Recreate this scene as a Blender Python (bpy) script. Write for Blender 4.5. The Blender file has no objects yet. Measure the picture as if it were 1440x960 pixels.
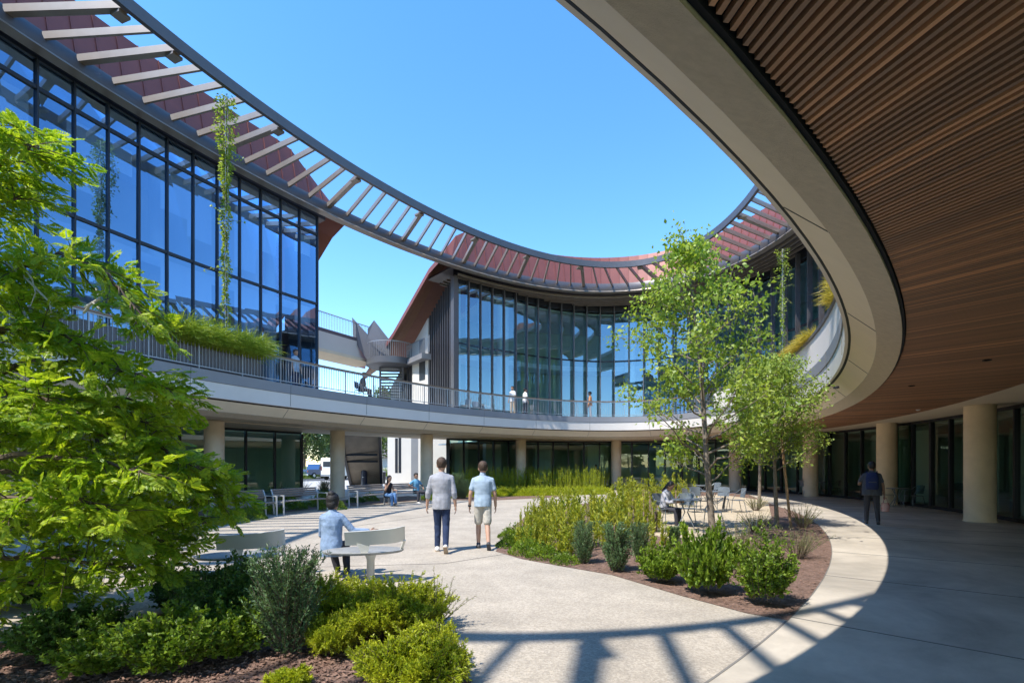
import bpy, math, random
import numpy as np
from mathutils import Vector, Matrix
SC=bpy.context.scene; COL=SC.collection
R=math.radians
rnd=random.Random(7); NR=np.random.default_rng(7)
# ---------------------------------------------------------------- plan geometry of the oval court
F,YH,H0=695.8,653.6,1.65
CX,CY,EA,EB,EP=-.38,15.327,17.98,8.80,1.0487
def E(t,off=0.,z=0.,dy=0.):
    t=R(t); c,s=math.cos(t),math.sin(t); x,y=EA*c,EB*s; nx,ny=c/EA,s/EB; n=math.hypot(nx,ny)
    x+=off*nx/n; y+=off*ny/n
    return Vector((CX+x*math.cos(EP)-y*math.sin(EP),CY+dy+x*math.sin(EP)+y*math.cos(EP),z))
def nang(t):
    t=R(t); return math.atan2(math.sin(t)/EB,math.cos(t)/EA)+EP
def nvec(t): a=nang(t); return Vector((math.cos(a),math.sin(a),0))
def gp(px,py,z=0.):
    d=(z-H0)*F/(YH-py); return Vector((d*(px-720)/F,d,z))
def pd(px,py,d): return Vector(((px-720)/F*d,d,H0+(YH-py)*d/F))
_T=[i*.05 for i in range(-7200,7201)]
def arr(t0,t1,sp,off=0.):
    """angles from t0 to t1 at equal spacing along the curve"""
    n=max(2,int(abs(t1-t0)/.1)); ts=[t0+(t1-t0)*i/n for i in range(n+1)]
    P=[E(t,off) for t in ts]; L=[0]
    for i in range(n): L.append(L[-1]+(P[i+1]-P[i]).length)
    m=max(1,round(L[-1]/sp)); out=[];k=0
    for i in range(m+1):
        s=L[-1]*i/m
        while k<n-1 and L[k+1]<s: k+=1
        f=(s-L[k])/max(1e-9,L[k+1]-L[k]); out.append(ts[k]+(ts[k+1]-ts[k])*min(1,f))
    return out
# ---------------------------------------------------------------- mesh helpers
class MB:
    def __init__(s): s.v=[]; s.f=[]; s.m=[]
    def add(s,vs,fs,mi=0):
        o=len(s.v); s.v+=[tuple(v) for v in vs]; s.f+=[tuple(i+o for i in f) for f in fs]; s.m+=[mi]*len(fs); return s
    def box(s,c,d,rz=0.,M=None,mi=0):
        x,y,z=d[0]/2,d[1]/2,d[2]/2
        vs=[Vector((a*x,b*y,e*z)) for e in(-1,1) for b in(-1,1) for a in(-1,1)]
        Q=M if M is not None else Matrix.Rotation(rz,3,'Z')
        return s.add([Q@v+Vector(c) for v in vs],[(0,2,3,1),(4,5,7,6),(0,1,5,4),(2,6,7,3),(0,4,6,2),(1,3,7,5)],mi)
    def bar(s,p,q,w,h,up=Vector((0,0,1)),mi=0):
        p,q=Vector(p),Vector(q); d=(q-p); L=d.length
        if L<1e-6: return s
        d/=L; a=d.cross(up)
        if a.length<1e-4: a=d.cross(Vector((0,1,0)))
        a.normalize(); b=a.cross(d)
        vs=[r+a*i*w/2+b*j*h/2 for r in(p,q) for i,j in((-1,-1),(1,-1),(1,1),(-1,1))]
        return s.add(vs,[(3,2,1,0),(4,5,6,7),(0,1,5,4),(1,2,6,5),(2,3,7,6),(3,0,4,7)],mi)
    def tube(s,P,rad,n=6,mi=0,cap=True):
        P=[Vector(p) for p in P]; rs=rad if isinstance(rad,(list,tuple)) else [rad]*len(P)
        vs=[];fs=[];pa=None
        for i,p in enumerate(P):
            d=(P[min(i+1,len(P)-1)]-P[max(i-1,0)])
            d=d.normalized() if d.length>1e-9 else Vector((0,0,1))
            a=(pa-d*pa.dot(d)) if pa is not None else d.orthogonal()
            if a.length<1e-5: a=d.orthogonal()
            a.normalize(); pa=a; b=d.cross(a)
            for k in range(n):
                th=2*math.pi*k/n; vs.append(p+(a*math.cos(th)+b*math.sin(th))*rs[i])
        for i in range(len(P)-1):
            for k in range(n): fs.append((i*n+k,i*n+(k+1)%n,(i+1)*n+(k+1)%n,(i+1)*n+k))
        if cap: fs.append(tuple(range(n-1,-1,-1))); fs.append(tuple((len(P)-1)*n+k for k in range(n)))
        return s.add(vs,fs,mi)
    def loft(s,secs,n=18,mi=0):
        vs=[];fs=[]
        for c,a,b in secs:
            for k in range(n):
                th=2*math.pi*k/n; vs.append(Vector(c)+Vector(a)*math.cos(th)+Vector(b)*math.sin(th))
        for i in range(len(secs)-1):
            for k in range(n): fs.append((i*n+k,i*n+(k+1)%n,(i+1)*n+(k+1)%n,(i+1)*n+k))
        fs.append(tuple(range(n-1,-1,-1))); fs.append(tuple((len(secs)-1)*n+k for k in range(n)))
        return s.add(vs,fs,mi)
    def ell(s,c,r,M=None,n=14,mi=0):
        c=Vector(c); M=M or Matrix.Identity(3); vs=[];fs=[];m=n//2
        for i in range(1,m):
            ph=math.pi*i/m
            for k in range(n):
                th=2*math.pi*k/n
                vs.append(c+M@Vector((r[0]*math.sin(ph)*math.cos(th),r[1]*math.sin(ph)*math.sin(th),r[2]*math.cos(ph))))
        vs.append(c+M@Vector((0,0,r[2]))); vs.append(c-M@Vector((0,0,r[2]))); T=len(vs)-2
        for i in range(m-2):
            for k in range(n): fs.append((i*n+k,(i+1)*n+k,(i+1)*n+(k+1)%n,i*n+(k+1)%n))
        for k in range(n): fs.append((T,k,(k+1)%n)); fs.append((T+1,(m-2)*n+(k+1)%n,(m-2)*n+k))
        return s.add(vs,fs,mi)
    def cap(s,p,q,r0,r1,n=12,mi=0):
        p,q=Vector(p),Vector(q); d=(q-p).normalized()
        P=[p-d*r0*.96,p-d*r0*.7,p-d*r0*.3,p,p.lerp(q,.5),q,q+d*r1*.3,q+d*r1*.7,q+d*r1*.96]
        rr=[r0*.25,r0*.71,r0*.95,r0,(r0+r1)/2,r1,r1*.95,r1*.71,r1*.25]
        return s.tube(P,rr,n,mi)
    def lathe(s,prof,c=(0,0,0),n=20,mi=0,sx=1.,sy=1.):
        c=Vector(c); vs=[];fs=[]
        for r,z in prof:
            for k in range(n):
                th=2*math.pi*k/n; vs.append(c+Vector((r*sx*math.cos(th),r*sy*math.sin(th),z)))
        for i in range(len(prof)-1):
            for k in range(n): fs.append((i*n+k,i*n+(k+1)%n,(i+1)*n+(k+1)%n,(i+1)*n+k))
        fs.append(tuple(range(n-1,-1,-1))); fs.append(tuple((len(prof)-1)*n+k for k in range(n)))
        return s.add(vs,fs,mi)
    def ring(s,prof,ts,closed=False,caps=True,dy=0.,offf=None,mi=0):
        """sweep a profile of (offset,z) along the oval"""
        k=len(prof); vs=[];fs=[]; n=len(ts)
        for t in ts:
            o=offf(t) if offf else 0.
            vs+=[E(t,p[0]+o,p[1],dy) for p in prof]
        for i in range(n-1 if not closed else n):
            j=(i+1)%n
            for a in range(k): b=(a+1)%k; fs.append((i*k+a,j*k+a,j*k+b,i*k+b))
        if not closed and caps: fs.append(tuple(range(k))); fs.append(tuple((n-1)*k+a for a in range(k-1,-1,-1)))
        return s.add(vs,fs,mi)
    def strip(s,A,B,mi=0):
        n=len(A); return s.add(list(A)+list(B),[(i,i+1,n+i+1,n+i) for i in range(n-1)],mi)
    def poly(s,P,z,mi=0):
        return s.add([(p[0],p[1],z) for p in P],[tuple(range(len(P)))],mi)
    def build(s,name,mat,parent=None,smooth=False,recalc=True):
        me=bpy.data.meshes.new(name); me.from_pydata(s.v,[],s.f)
        mats=mat if isinstance(mat,(list,tuple)) else [mat]
        for m in mats: me.materials.append(m)
        if len(mats)>1: me.polygons.foreach_set('material_index',s.m)
        if recalc:
            import bmesh
            bm=bmesh.new(); bm.from_mesh(me); bmesh.ops.recalc_face_normals(bm,faces=bm.faces); bm.to_mesh(me); bm.free()
        if smooth:
            me.polygons.foreach_set('use_smooth',[True]*len(me.polygons))
            try: me.set_sharp_from_angle(angle=R(40))
            except Exception: pass
        o=bpy.data.objects.new(name,me); COL.objects.link(o)
        if parent: o.parent=parent
        return o
def np_obj(name,V,Q,mat,parent=None,smooth=False):
    """mesh from numpy arrays: V (n,3), Q (m,4) quads"""
    V=np.ascontiguousarray(V,np.float32); Q=np.ascontiguousarray(Q,np.int32)
    me=bpy.data.meshes.new(name); me.vertices.add(len(V)); me.vertices.foreach_set('co',V.ravel())
    me.loops.add(Q.size); me.loops.foreach_set('vertex_index',Q.ravel())
    me.polygons.add(len(Q)); me.polygons.foreach_set('loop_start',np.arange(0,Q.size,4,dtype=np.int32))
    me.update(calc_edges=True); me.validate()
    me.materials.append(mat)
    if smooth: me.polygons.foreach_set('use_smooth',[True]*len(me.polygons))
    o=bpy.data.objects.new(name,me); COL.objects.link(o)
    if parent: o.parent=parent
    return o
def empty(name,loc=(0,0,0),rz=0.):
    o=bpy.data.objects.new(name,None); COL.objects.link(o); o.location=loc; o.rotation_euler=(0,0,rz); o.empty_display_size=.1; return o
def tag(o,label=None,cat=None,group=None,kind=None):
    if label: o['label']=label
    if cat: o['category']=cat
    if group: o['group']=group
    if kind: o['kind']=kind
    return o
def thing(name,label,cat,loc=(0,0,0),rz=0.,group=None): return tag(empty(name,loc,rz),label,cat,group)
def copy_tree(o,parent=None):
    c=o.copy(); COL.objects.link(c)
    if parent: c.parent=parent
    for ch in list(o.children): copy_tree(ch,c)
    return c
def inst(o,loc,rz=0.,sc=1.,label=None,group=None):
    c=copy_tree(o); c.location=loc; c.rotation_euler=(0,0,rz); c.scale=(sc,)*3 if not isinstance(sc,tuple) else sc
    if label: c['label']=label
    if group: c['group']=group
    return c
# ---------------------------------------------------------------- materials
def mat(name,col,rough=.6,metal=0.,var=0.,vscale=3.,bump=0.,bscale=40.,col2=None,spec=.5,detail=6.,speck=0.,sscale=150.,obj=False,stretch=None,bdist=.01,stain=0.,stscale=.35):
    m=bpy.data.materials.new(name); m.use_nodes=True; nt=m.node_tree; N=nt.nodes; L=nt.links
    b=N['Principled BSDF']; b.inputs['Roughness'].default_value=rough; b.inputs['Metallic'].default_value=metal
    b.inputs['Specular IOR Level'].default_value=spec
    b.inputs['Base Color'].default_value=(*col,1)
    tc=N.new('ShaderNodeTexCoord'); src=tc.outputs['Object']
    if stretch:
        mp=N.new('ShaderNodeMapping'); mp.inputs['Scale'].default_value=stretch; L.new(src,mp.inputs[0]); src=mp.outputs[0]
    out=None
    if var or col2:
        nz=N.new('ShaderNodeTexNoise'); nz.inputs['Scale'].default_value=vscale; nz.inputs['Detail'].default_value=detail; nz.inputs['Roughness'].default_value=.62; L.new(src,nz.inputs['Vector'])
        cr=N.new('ShaderNodeValToRGB'); cr.color_ramp.elements[0].position=.3; cr.color_ramp.elements[1].position=.7
        c2=col2 or tuple(min(1,c*(1+var)) for c in col); c1=col if col2 else tuple(c*(1-var) for c in col)
        cr.color_ramp.elements[0].color=(*c1,1); cr.color_ramp.elements[1].color=(*c2,1)
        L.new(nz.outputs['Fac'],cr.inputs[0]); out=cr.outputs[0]
    if speck:
        vz=N.new('ShaderNodeTexVoronoi'); vz.inputs['Scale'].default_value=sscale; L.new(src,vz.inputs['Vector'])
        mx=N.new('ShaderNodeMix'); mx.data_type='RGBA'; mx.blend_type='MULTIPLY'; mx.inputs['Factor'].default_value=speck
        sp=N.new('ShaderNodeSeparateColor'); L.new(vz.outputs['Color'],sp.inputs[0])
        mr=N.new('ShaderNodeMapRange'); mr.inputs['To Min'].default_value=.45; mr.inputs['To Max'].default_value=1.35; L.new(sp.outputs[0],mr.inputs['Value'])
        if out is None:
            rg=N.new('ShaderNodeRGB'); rg.outputs[0].default_value=(*col,1); out=rg.outputs[0]
        L.new(out,mx.inputs['A']); L.new(mr.outputs[0],mx.inputs['B']); out=mx.outputs['Result']
    if stain:
        nz=N.new('ShaderNodeTexNoise'); nz.inputs['Scale'].default_value=stscale; nz.inputs['Detail'].default_value=7; nz.inputs['Roughness'].default_value=.68; nz.inputs['Distortion'].default_value=.6; L.new(src,nz.inputs['Vector'])
        mr=N.new('ShaderNodeMapRange'); mr.inputs['From Min'].default_value=.34; mr.inputs['From Max'].default_value=.62; mr.inputs['To Min'].default_value=1-stain; mr.inputs['To Max'].default_value=1.06; L.new(nz.outputs['Fac'],mr.inputs['Value'])
        mx=N.new('ShaderNodeMix'); mx.data_type='RGBA'; mx.blend_type='MULTIPLY'; mx.inputs['Factor'].default_value=1.
        if out is None:
            rg=N.new('ShaderNodeRGB'); rg.outputs[0].default_value=(*col,1); out=rg.outputs[0]
        L.new(out,mx.inputs['A']); L.new(mr.outputs[0],mx.inputs['B']); out=mx.outputs['Result']
        if rough<.6:
            m2=N.new('ShaderNodeMapRange'); m2.inputs['To Min'].default_value=rough+.16; m2.inputs['To Max'].default_value=rough-.08; L.new(nz.outputs['Fac'],m2.inputs['Value']); L.new(m2.outputs[0],b.inputs['Roughness'])
    if out is not None: L.new(out,b.inputs['Base Color'])
    if bump:
        n2=N.new('ShaderNodeTexNoise'); n2.inputs['Scale'].default_value=bscale; n2.inputs['Detail'].default_value=4; L.new(src,n2.inputs['Vector'])
        bp=N.new('ShaderNodeBump'); bp.inputs['Strength'].default_value=bump; bp.inputs['Distance'].default_value=bdist; L.new(n2.outputs['Fac'],bp.inputs['Height']); L.new(bp.outputs[0],b.inputs['Normal'])
    return m
def leafmat(name,c1,c2,trans=.4,scale=6.,rough=.45):
    m=bpy.data.materials.new(name); m.use_nodes=True; nt=m.node_tree; N=nt.nodes; L=nt.links
    b=N['Principled BSDF']; b.inputs['Roughness'].default_value=rough; b.inputs['Specular IOR Level'].default_value=.35
    g=N.new('ShaderNodeNewGeometry'); nz=N.new('ShaderNodeTexNoise'); nz.inputs['Scale'].default_value=scale; nz.inputs['Detail'].default_value=3
    tc=N.new('ShaderNodeTexCoord'); L.new(tc.outputs['Object'],nz.inputs['Vector'])
    ad=N.new('ShaderNodeMath'); ad.operation='MULTIPLY_ADD'; L.new(g.outputs['Random Per Island'],ad.inputs[0]); ad.inputs[1].default_value=.55; 
    s2=N.new('ShaderNodeMath'); s2.operation='MULTIPLY_ADD'; L.new(nz.outputs['Fac'],s2.inputs[0]); s2.inputs[1].default_value=1.6; s2.inputs[2].default_value=-.55
    L.new(s2.outputs[0],ad.inputs[2])
    cr=N.new('ShaderNodeValToRGB'); cr.color_ramp.elements[0].color=(*c1,1); cr.color_ramp.elements[1].color=(*c2,1); L.new(ad.outputs[0],cr.inputs[0])
    L.new(cr.outputs[0],b.inputs['Base Color'])
    t=N.new('ShaderNodeBsdfTranslucent'); br=N.new('ShaderNodeMix'); br.data_type='RGBA'; br.blend_type='MULTIPLY'; br.inputs['Factor'].default_value=1
    L.new(cr.outputs[0],br.inputs['A']); br.inputs['B'].default_value=(1.5,1.45,.7,1); L.new(br.outputs['Result'],t.inputs['Color'])
    mx=N.new('ShaderNodeMixShader'); mx.inputs[0].default_value=trans; L.new(b.outputs[0],mx.inputs[1]); L.new(t.outputs[0],mx.inputs[2])
    L.new(mx.outputs[0],N['Material Output'].inputs[0]); return m
def glassmat(name,tint,refl,base=.08,wave=.0):
    m=bpy.data.materials.new(name); m.use_nodes=True; nt=m.node_tree; N=nt.nodes; L=nt.links
    N.remove(N['Principled BSDF'])
    tr=N.new('ShaderNodeBsdfTransparent'); tr.inputs[0].default_value=(*tint,1)
    gl=N.new('ShaderNodeBsdfGlossy'); gl.inputs['Color'].default_value=(*refl,1); gl.inputs['Roughness'].default_value=.0
    fr=N.new('ShaderNodeFresnel'); fr.inputs['IOR'].default_value=1.52
    ma=N.new('ShaderNodeMath'); ma.operation='MULTIPLY_ADD'; L.new(fr.outputs[0],ma.inputs[0]); ma.inputs[1].default_value=1.-base; ma.inputs[2].default_value=base; ma.use_clamp=True
    if wave:
        tc=N.new('ShaderNodeTexCoord'); nz=N.new('ShaderNodeTexNoise'); nz.inputs['Scale'].default_value=.7; L.new(tc.outputs['Object'],nz.inputs['Vector'])
        bp=N.new('ShaderNodeBump'); bp.inputs['Strength'].default_value=wave; bp.inputs['Distance'].default_value=.02; L.new(nz.outputs['Fac'],bp.inputs['Height']); L.new(bp.outputs[0],gl.inputs['Normal'])
    mx=N.new('ShaderNodeMixShader'); L.new(ma.outputs[0],mx.inputs[0]); L.new(tr.outputs[0],mx.inputs[1]); L.new(gl.outputs[0],mx.inputs[2])
    L.new(mx.outputs[0],N['Material Output'].inputs[0]); return m
M={}
M['agg']=mat('exposed_aggregate',(.40,.35,.285),.8,var=.12,vscale=1.6,speck=.40,sscale=55,stain=.16,stscale=.45,bump=.5,bscale=60)
M['smooth']=mat('smooth_concrete',(.50,.445,.37),.42,var=.13,vscale=1.4,stain=.38,stscale=.5,bump=.12,bscale=15,detail=9)
M['joint']=mat('dark_joint_line',(.17,.16,.145),.9)  # plain dark colour for the paving and panel joints
M['asphalt']=mat('asphalt',(.07,.07,.075),.85,var=.2,vscale=.6,speck=.5,sscale=60)
M['pale']=mat('pale_pavement',(.42,.40,.37),.8,var=.12,vscale=.8)
M['ground']=mat('dry_lawn',(.10,.14,.045),.9,var=.35,vscale=.5,col2=(.16,.17,.07))
M['mulch']=mat('bark_mulch',(.10,.058,.042),.95,vscale=9,col2=(.25,.155,.115),bump=1.,bscale=45,speck=.6,sscale=45,bdist=.03)
M['chip']=mat('mulch_chips',(.12,.06,.042),.9,vscale=14,col2=(.27,.17,.125))
M['dg']=mat('decomposed_granite',(.44,.36,.25),.9,var=.2,vscale=3,speck=.4,sscale=60)
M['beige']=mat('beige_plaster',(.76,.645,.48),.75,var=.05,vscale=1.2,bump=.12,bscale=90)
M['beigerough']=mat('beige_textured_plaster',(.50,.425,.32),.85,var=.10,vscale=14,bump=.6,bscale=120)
M['column']=mat('column_plaster',(.76,.62,.45),.7,stain=.08,stscale=1.1,var=.06,vscale=1.5,bump=.08,bscale=60)
M['white']=mat('white_fascia_panel',(.66,.615,.56),.5,var=.04,vscale=.8)
M['slab']=mat('grey_slab_edge',(.25,.25,.26),.5,metal=.2,var=.06,vscale=1.)
M['rail']=mat('grey_steel_rail',(.36,.37,.39),.4,metal=.5)
M['wrail']=mat('timber_handrail',(.20,.13,.085),.5,var=.2,vscale=8)
M['bronze']=mat('bronze_metal',(.30,.26,.225),.42,metal=.45,var=.08,vscale=2.)
M['dbronze']=mat('dark_bronze',(.115,.105,.11),.42,metal=.4,var=.08,vscale=2.)
M['frame']=mat('dark_window_frame',(.022,.025,.035),.4,metal=.3)
M['red']=mat('red_metal_roof',(.20,.060,.048),.5,metal=.15,var=.10,vscale=1.1,bump=.1,bscale=6)
M['redsoffit']=mat('red_soffit_board',(.30,.115,.085),.6,var=.08,vscale=1.5)
M['black']=mat('black_gap',(.006,.006,.009),.8)
M['slat']=mat('walnut_slats',(.12,.066,.042),.5,vscale=9,col2=(.34,.19,.115),detail=2,spec=.4)
def islandmat(name,c1,c2,rough=.5):
    m=mat(name,c1,rough,var=.15,vscale=6.); N=m.node_tree.nodes; L=m.node_tree.links; b=N['Principled BSDF']
    g=N.new('ShaderNodeNewGeometry'); cr=N.new('ShaderNodeValToRGB'); cr.color_ramp.elements[0].color=(*c1,1); cr.color_ramp.elements[1].color=(*c2,1)
    e=cr.color_ramp.elements.new(.8); e.color=(*[(a+b_)*.42 for a,b_ in zip(c1,c2)],1)
    L.new(g.outputs['Random Per Island'],cr.inputs[0]); L.new(cr.outputs[0],b.inputs['Base Color']); return m
M['slat']=islandmat('walnut_slats',(.30,.17,.11),(.76,.37,.19),.5)
M['int']=mat('interior_wall',(.62,.68,.63),.8)
M['intt']=mat('interior_teal_wall',(.34,.44,.42),.8)
M['intw']=mat('interior_white',(.72,.74,.74),.8)
M['intfl']=mat('interior_floor',(.34,.35,.33),.5)
M['trunk']=mat('grey_bark',(.19,.155,.12),.9,var=.35,vscale=14,bump=.6,bscale=50)
M['trunkd']=mat('brown_bark',(.10,.072,.05),.9,var=.35,vscale=14,bump=.6,bscale=50)
M['wash']=mat('whitewashed_bark',(.55,.52,.47),.8,var=.2,vscale=12)
M['stake']=mat('timber_stake',(.36,.22,.12),.8,var=.2,vscale=6,stretch=(8,8,1))
M['bencht']=mat('weathered_timber',(.26,.225,.20),.75,var=.2,vscale=5,stretch=(1,9,9))
M['steel']=mat('pale_painted_steel',(.55,.55,.53),.4,metal=.2)
M['bwhite']=mat('off_white_painted_steel',(.66,.65,.60),.38,var=.03)
M['cafe']=mat('grey_cafe_steel',(.17,.195,.215),.4,metal=.35)
M['wglass']=glassmat('blue_curtain_glass',(.52,.70,.90),(.42,.66,1.),.26,.08)
M['eglass']=glassmat('teal_curtain_glass',(.68,.90,.92),(.58,.80,1.),.21,.05)
M['gglass']=glassmat('green_store_glass',(.54,.72,.64),(.82,.92,.9),.05,.04)
M['lf_big']=leafmat('fresh_frond_leaves',(.11,.25,.014),(.46,.54,.045),.5,3.)
M['lf_maple']=leafmat('young_tree_leaves',(.11,.22,.03),(.40,.48,.08),.42,2.)
M['lf_fine']=leafmat('olive_tree_leaves',(.12,.22,.035),(.38,.46,.10),.35,2.)
M['lf_gold']=leafmat('golden_shrub_leaves',(.17,.25,.012),(.52,.54,.035),.35,5.)
M['lf_green']=leafmat('bright_shrub_leaves',(.055,.13,.012),(.24,.33,.03),.33,5.)
M['lf_dark']=leafmat('dark_shrub_leaves',(.035,.09,.018),(.14,.24,.04),.25,4.)
M['lf_blue']=leafmat('bluish_shrub_leaves',(.05,.11,.045),(.17,.26,.11),.22,4.)
M['lf_stem']=leafmat('yellowish_stem_leaves',(.17,.23,.02),(.52,.50,.06),.38,3.)
M['lf_grass']=leafmat('tufted_grass_blades',(.12,.22,.02),(.38,.46,.06),.35,3.)
M['lf_straw']=leafmat('yellow_grass_blades',(.25,.22,.03),(.50,.38,.06),.35,3.)
M['lf_olive']=leafmat('grey_green_spikes',(.10,.13,.05),(.30,.32,.13),.25,3.)
M['lf_bg']=leafmat('far_tree_leaves',(.045,.085,.022),(.15,.19,.06),.3,1.)
# ================================================================ ground and paving (the setting)
def struct(o): o['kind']='structure'; return o
full=[i*360/240 for i in range(240)]
def sheet(name,P,z,m): return struct(MB().poly(P,z).build(name,m))
sheet('ground',[(-400,-300),(500,-300),(500,700),(-400,700)],-.03,M['ground'])
sheet('courtyard_paving',[E(t,-.2) for t in full],0,M['agg'])
w=MB(); ts=full+[360]; w.strip([E(t,-.2) for t in ts],[E(t,5.6) for t in ts]); struct(w.build('walkway',M['smooth']))
# car park and drive seen through the passage
n0=nvec(67); tv=Vector((-n0.y,n0.x,0)); PC=E(67,5.6)
def pas(a,b,z=0.): q=PC+n0*a+tv*b; return Vector((q.x,q.y,z))
sheet('plaza_paving',[pas(-.6,-9),pas(-.6,16),pas(24,22),pas(24,-16)],-.006,M['pale'])
sheet('car_park_asphalt',[pas(24,-60),pas(24,80),pas(95,110),pas(95,-90)],-.012,M['asphalt'])
sheet('drive_concrete',[pas(36,-60,0),pas(36,90,0),pas(44,100,0),pas(44,-70,0)],-.008,M['pale'])
j=MB()
for t in [228,237,247.2,256,264,272,280,288,296,304,313,323,335,350]:
    a,b=E(t,-.2),E(t,5.5); j.bar(a+Vector((0,0,.0025)),b+Vector((0,0,.0025)),.022,.003)
rr=[E(t,-.2,.0025) for t in arr(225,320,.5)]
for a,b in zip(rr[:-1],rr[1:]): j.bar(a,b,.02,.003)
for p,q in (((625,792),(905,748)),((480,742),(640,720)),((905,748),(930,770)),((330,800),(625,792))):
    j.bar(gp(*p)+Vector((0,0,.0025)),gp(*q)+Vector((0,0,.0025)),.018,.003)
struct(j.build('paving_joint',M['joint']))
BEDR=[(697,775),(735,786),(790,796),(860,808),(960,838),(1050,862),(1108,872)]
bedR=[gp(*p) for p in BEDR]+[E(t,-.2) for t in (247.5,251,255,259,263,267,272,278,284,290,296,302)]+[gp(*p) for p in ((1050,694),(985,688),(905,687),(850,704),(790,712),(742,724),(712,748))]
sheet('planting_bed',bedR,.006,M['mulch'])
sheet('terrace_gravel',[gp(*p) for p in ((915,752),(975,765),(1030,762),(1085,728),(1080,704),(1010,695),(960,700),(920,720))],.011,M['dg'])
bedB=[gp(*p) for p in ((640,703),(700,703),(780,699),(838,692),(850,685),(845,681),(760,680),(700,680),(640,686))]
sheet('planting_bed',bedB,.006,M['mulch'])
bedL=[E(t,-1.25) for t in arr(68,118,1.2)]+[E(t,1.9) for t in arr(118,68,1.2)]
sheet('planting_bed',bedL,.006,M['mulch'])
bedF=[gp(*p) for p in ((668,975),(655,945),(632,905),(590,875),(545,858),(480,850),(430,838),(380,836),(330,846),(240,862),(120,880),(0,905),(-150,930))]+[Vector((-4.6,2.6,0)),Vector((-.3,2.6,0))]
sheet('planting_bed',bedF,.006,M['mulch'])
# loose bark chips on the beds (uncountable)
def inpoly(x,y,P):
    c=False;n=len(P);jx=n-1
    for i in range(n):
        if (P[i][1]>y)!=(P[jx][1]>y) and x<(P[jx][0]-P[i][0])*(y-P[i][1])/(P[jx][1]-P[i][1])+P[i][0]: c=not c
        jx=i
    return c
def chips(P,n,lim=99):
    xs=[p[0] for p in P];ys=[p[1] for p in P];V=[];Q=[]
    k=0
    while k<n:
        x,y=rnd.uniform(min(xs),max(xs)),rnd.uniform(min(ys),max(ys)); k+=1
        if y>lim or not inpoly(x,y,P): continue
        a=rnd.uniform(0,6.28);l=rnd.uniform(.007,.02);w_=l*rnd.uniform(.25,.6);tz=rnd.uniform(-.35,.35)*l;h=rnd.uniform(.010,.022)
        c,s=math.cos(a),math.sin(a);o=len(V)
        V+=[(x+c*l-s*w_,y+s*l+c*w_,h+tz),(x-c*l-s*w_,y-s*l+c*w_,h-tz),(x-c*l+s*w_,y-s*l-c*w_,h-tz+.006),(x+c*l+s*w_,y+s*l-c*w_,h+tz+.006)];Q.append((o,o+1,o+2,o+3))
    return V,Q
V,Q=chips(bedR,26000,14); V2,Q2=chips(bedF,26000); o=len(V); V+=V2; Q+=[tuple(i+o for i in q) for q in Q2]
tag(np_obj('bark_chips',np.array(V),np.array(Q),M['chip']),kind='stuff')

# ================================================================ ring-shaped balcony and canopy
ring=thing('balcony_ring','oval concrete balcony ring with pale fascia, beige underside and walnut slat soffit around the court','balcony')
T=arr(0,360,.55)
def rg(name,prof,m,parent,ts=T,smooth=True,**k): return MB().ring(prof,ts,**k).build(name,m,parent,smooth)
rg('fascia',[(0,3.86),(-.01,4.36),(.12,4.36),(.12,3.90),(.05,3.845)],M['white'],ring)
rg('slab_edge',[(-.035,4.37),(-.035,4.72),(.14,4.72),(.14,4.37)],M['slab'],ring)
rg('drip_groove',[(.05,3.83),(.052,3.85),(.09,3.83),(.088,3.80)],M['black'],ring)
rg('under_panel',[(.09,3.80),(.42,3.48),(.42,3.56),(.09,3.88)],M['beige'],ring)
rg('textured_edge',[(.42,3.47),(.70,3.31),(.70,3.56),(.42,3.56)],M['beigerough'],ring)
rg('shadow_gap',[(.703,3.335),(.703,3.6),(.80,3.6),(.80,3.42),(.728,3.42),(.728,3.335)],M['black'],ring)
jj=MB()
for t in arr(0,360,3.7):
    jj.bar(E(t,.10,3.786),E(t,.43,3.466),.012,.008); jj.bar(E(t,-.016,3.9),E(t,-.016,4.36),.01,.01,up=nvec(t)); jj.bar(E(t,-.038,4.37),E(t,-.038,4.72),.012,.01,up=nvec(t))
tag(jj.build('panel_joints',M['joint'],ring),kind='stuff')
rg('deck',[(.13,4.40),(.13,4.70),(6.6,4.70),(6.6,4.40)],M['pale'],ring)
TS=arr(206,345,.55); TP=arr(345,566,.55)
rg('soffit_backing',[(.80,3.50),(.80,3.56),(3.3,3.56),(3.3,3.50)],M['black'],ring,TS)
rg('plaster_soffit',[(.80,3.42),(.80,3.6),(3.3,3.6),(3.3,3.42)],M['beige'],ring,TP)
rg('plaster_band',[(3.3,3.39),(3.3,3.6),(6.6,3.6),(6.6,3.39)],M['beige'],ring)
sl=MB()
for t in arr(208,343,.054,.8):
    al=-28+(t-235)/(250-235)*14 if t<250 else -14+min(6,(t-250)/10)
    al=max(-34,al); a=nang(t)+R(al); d=Vector((math.cos(a),math.sin(a),0)); p=E(t,.742,3.358)
    L=2.53/math.cos(R(al)); sl.bar(p,p+d*L,.023,.028)
so=sl.build('slat',M['slat'],ring); so['kind']='stuff'; so.name='slats'
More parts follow.
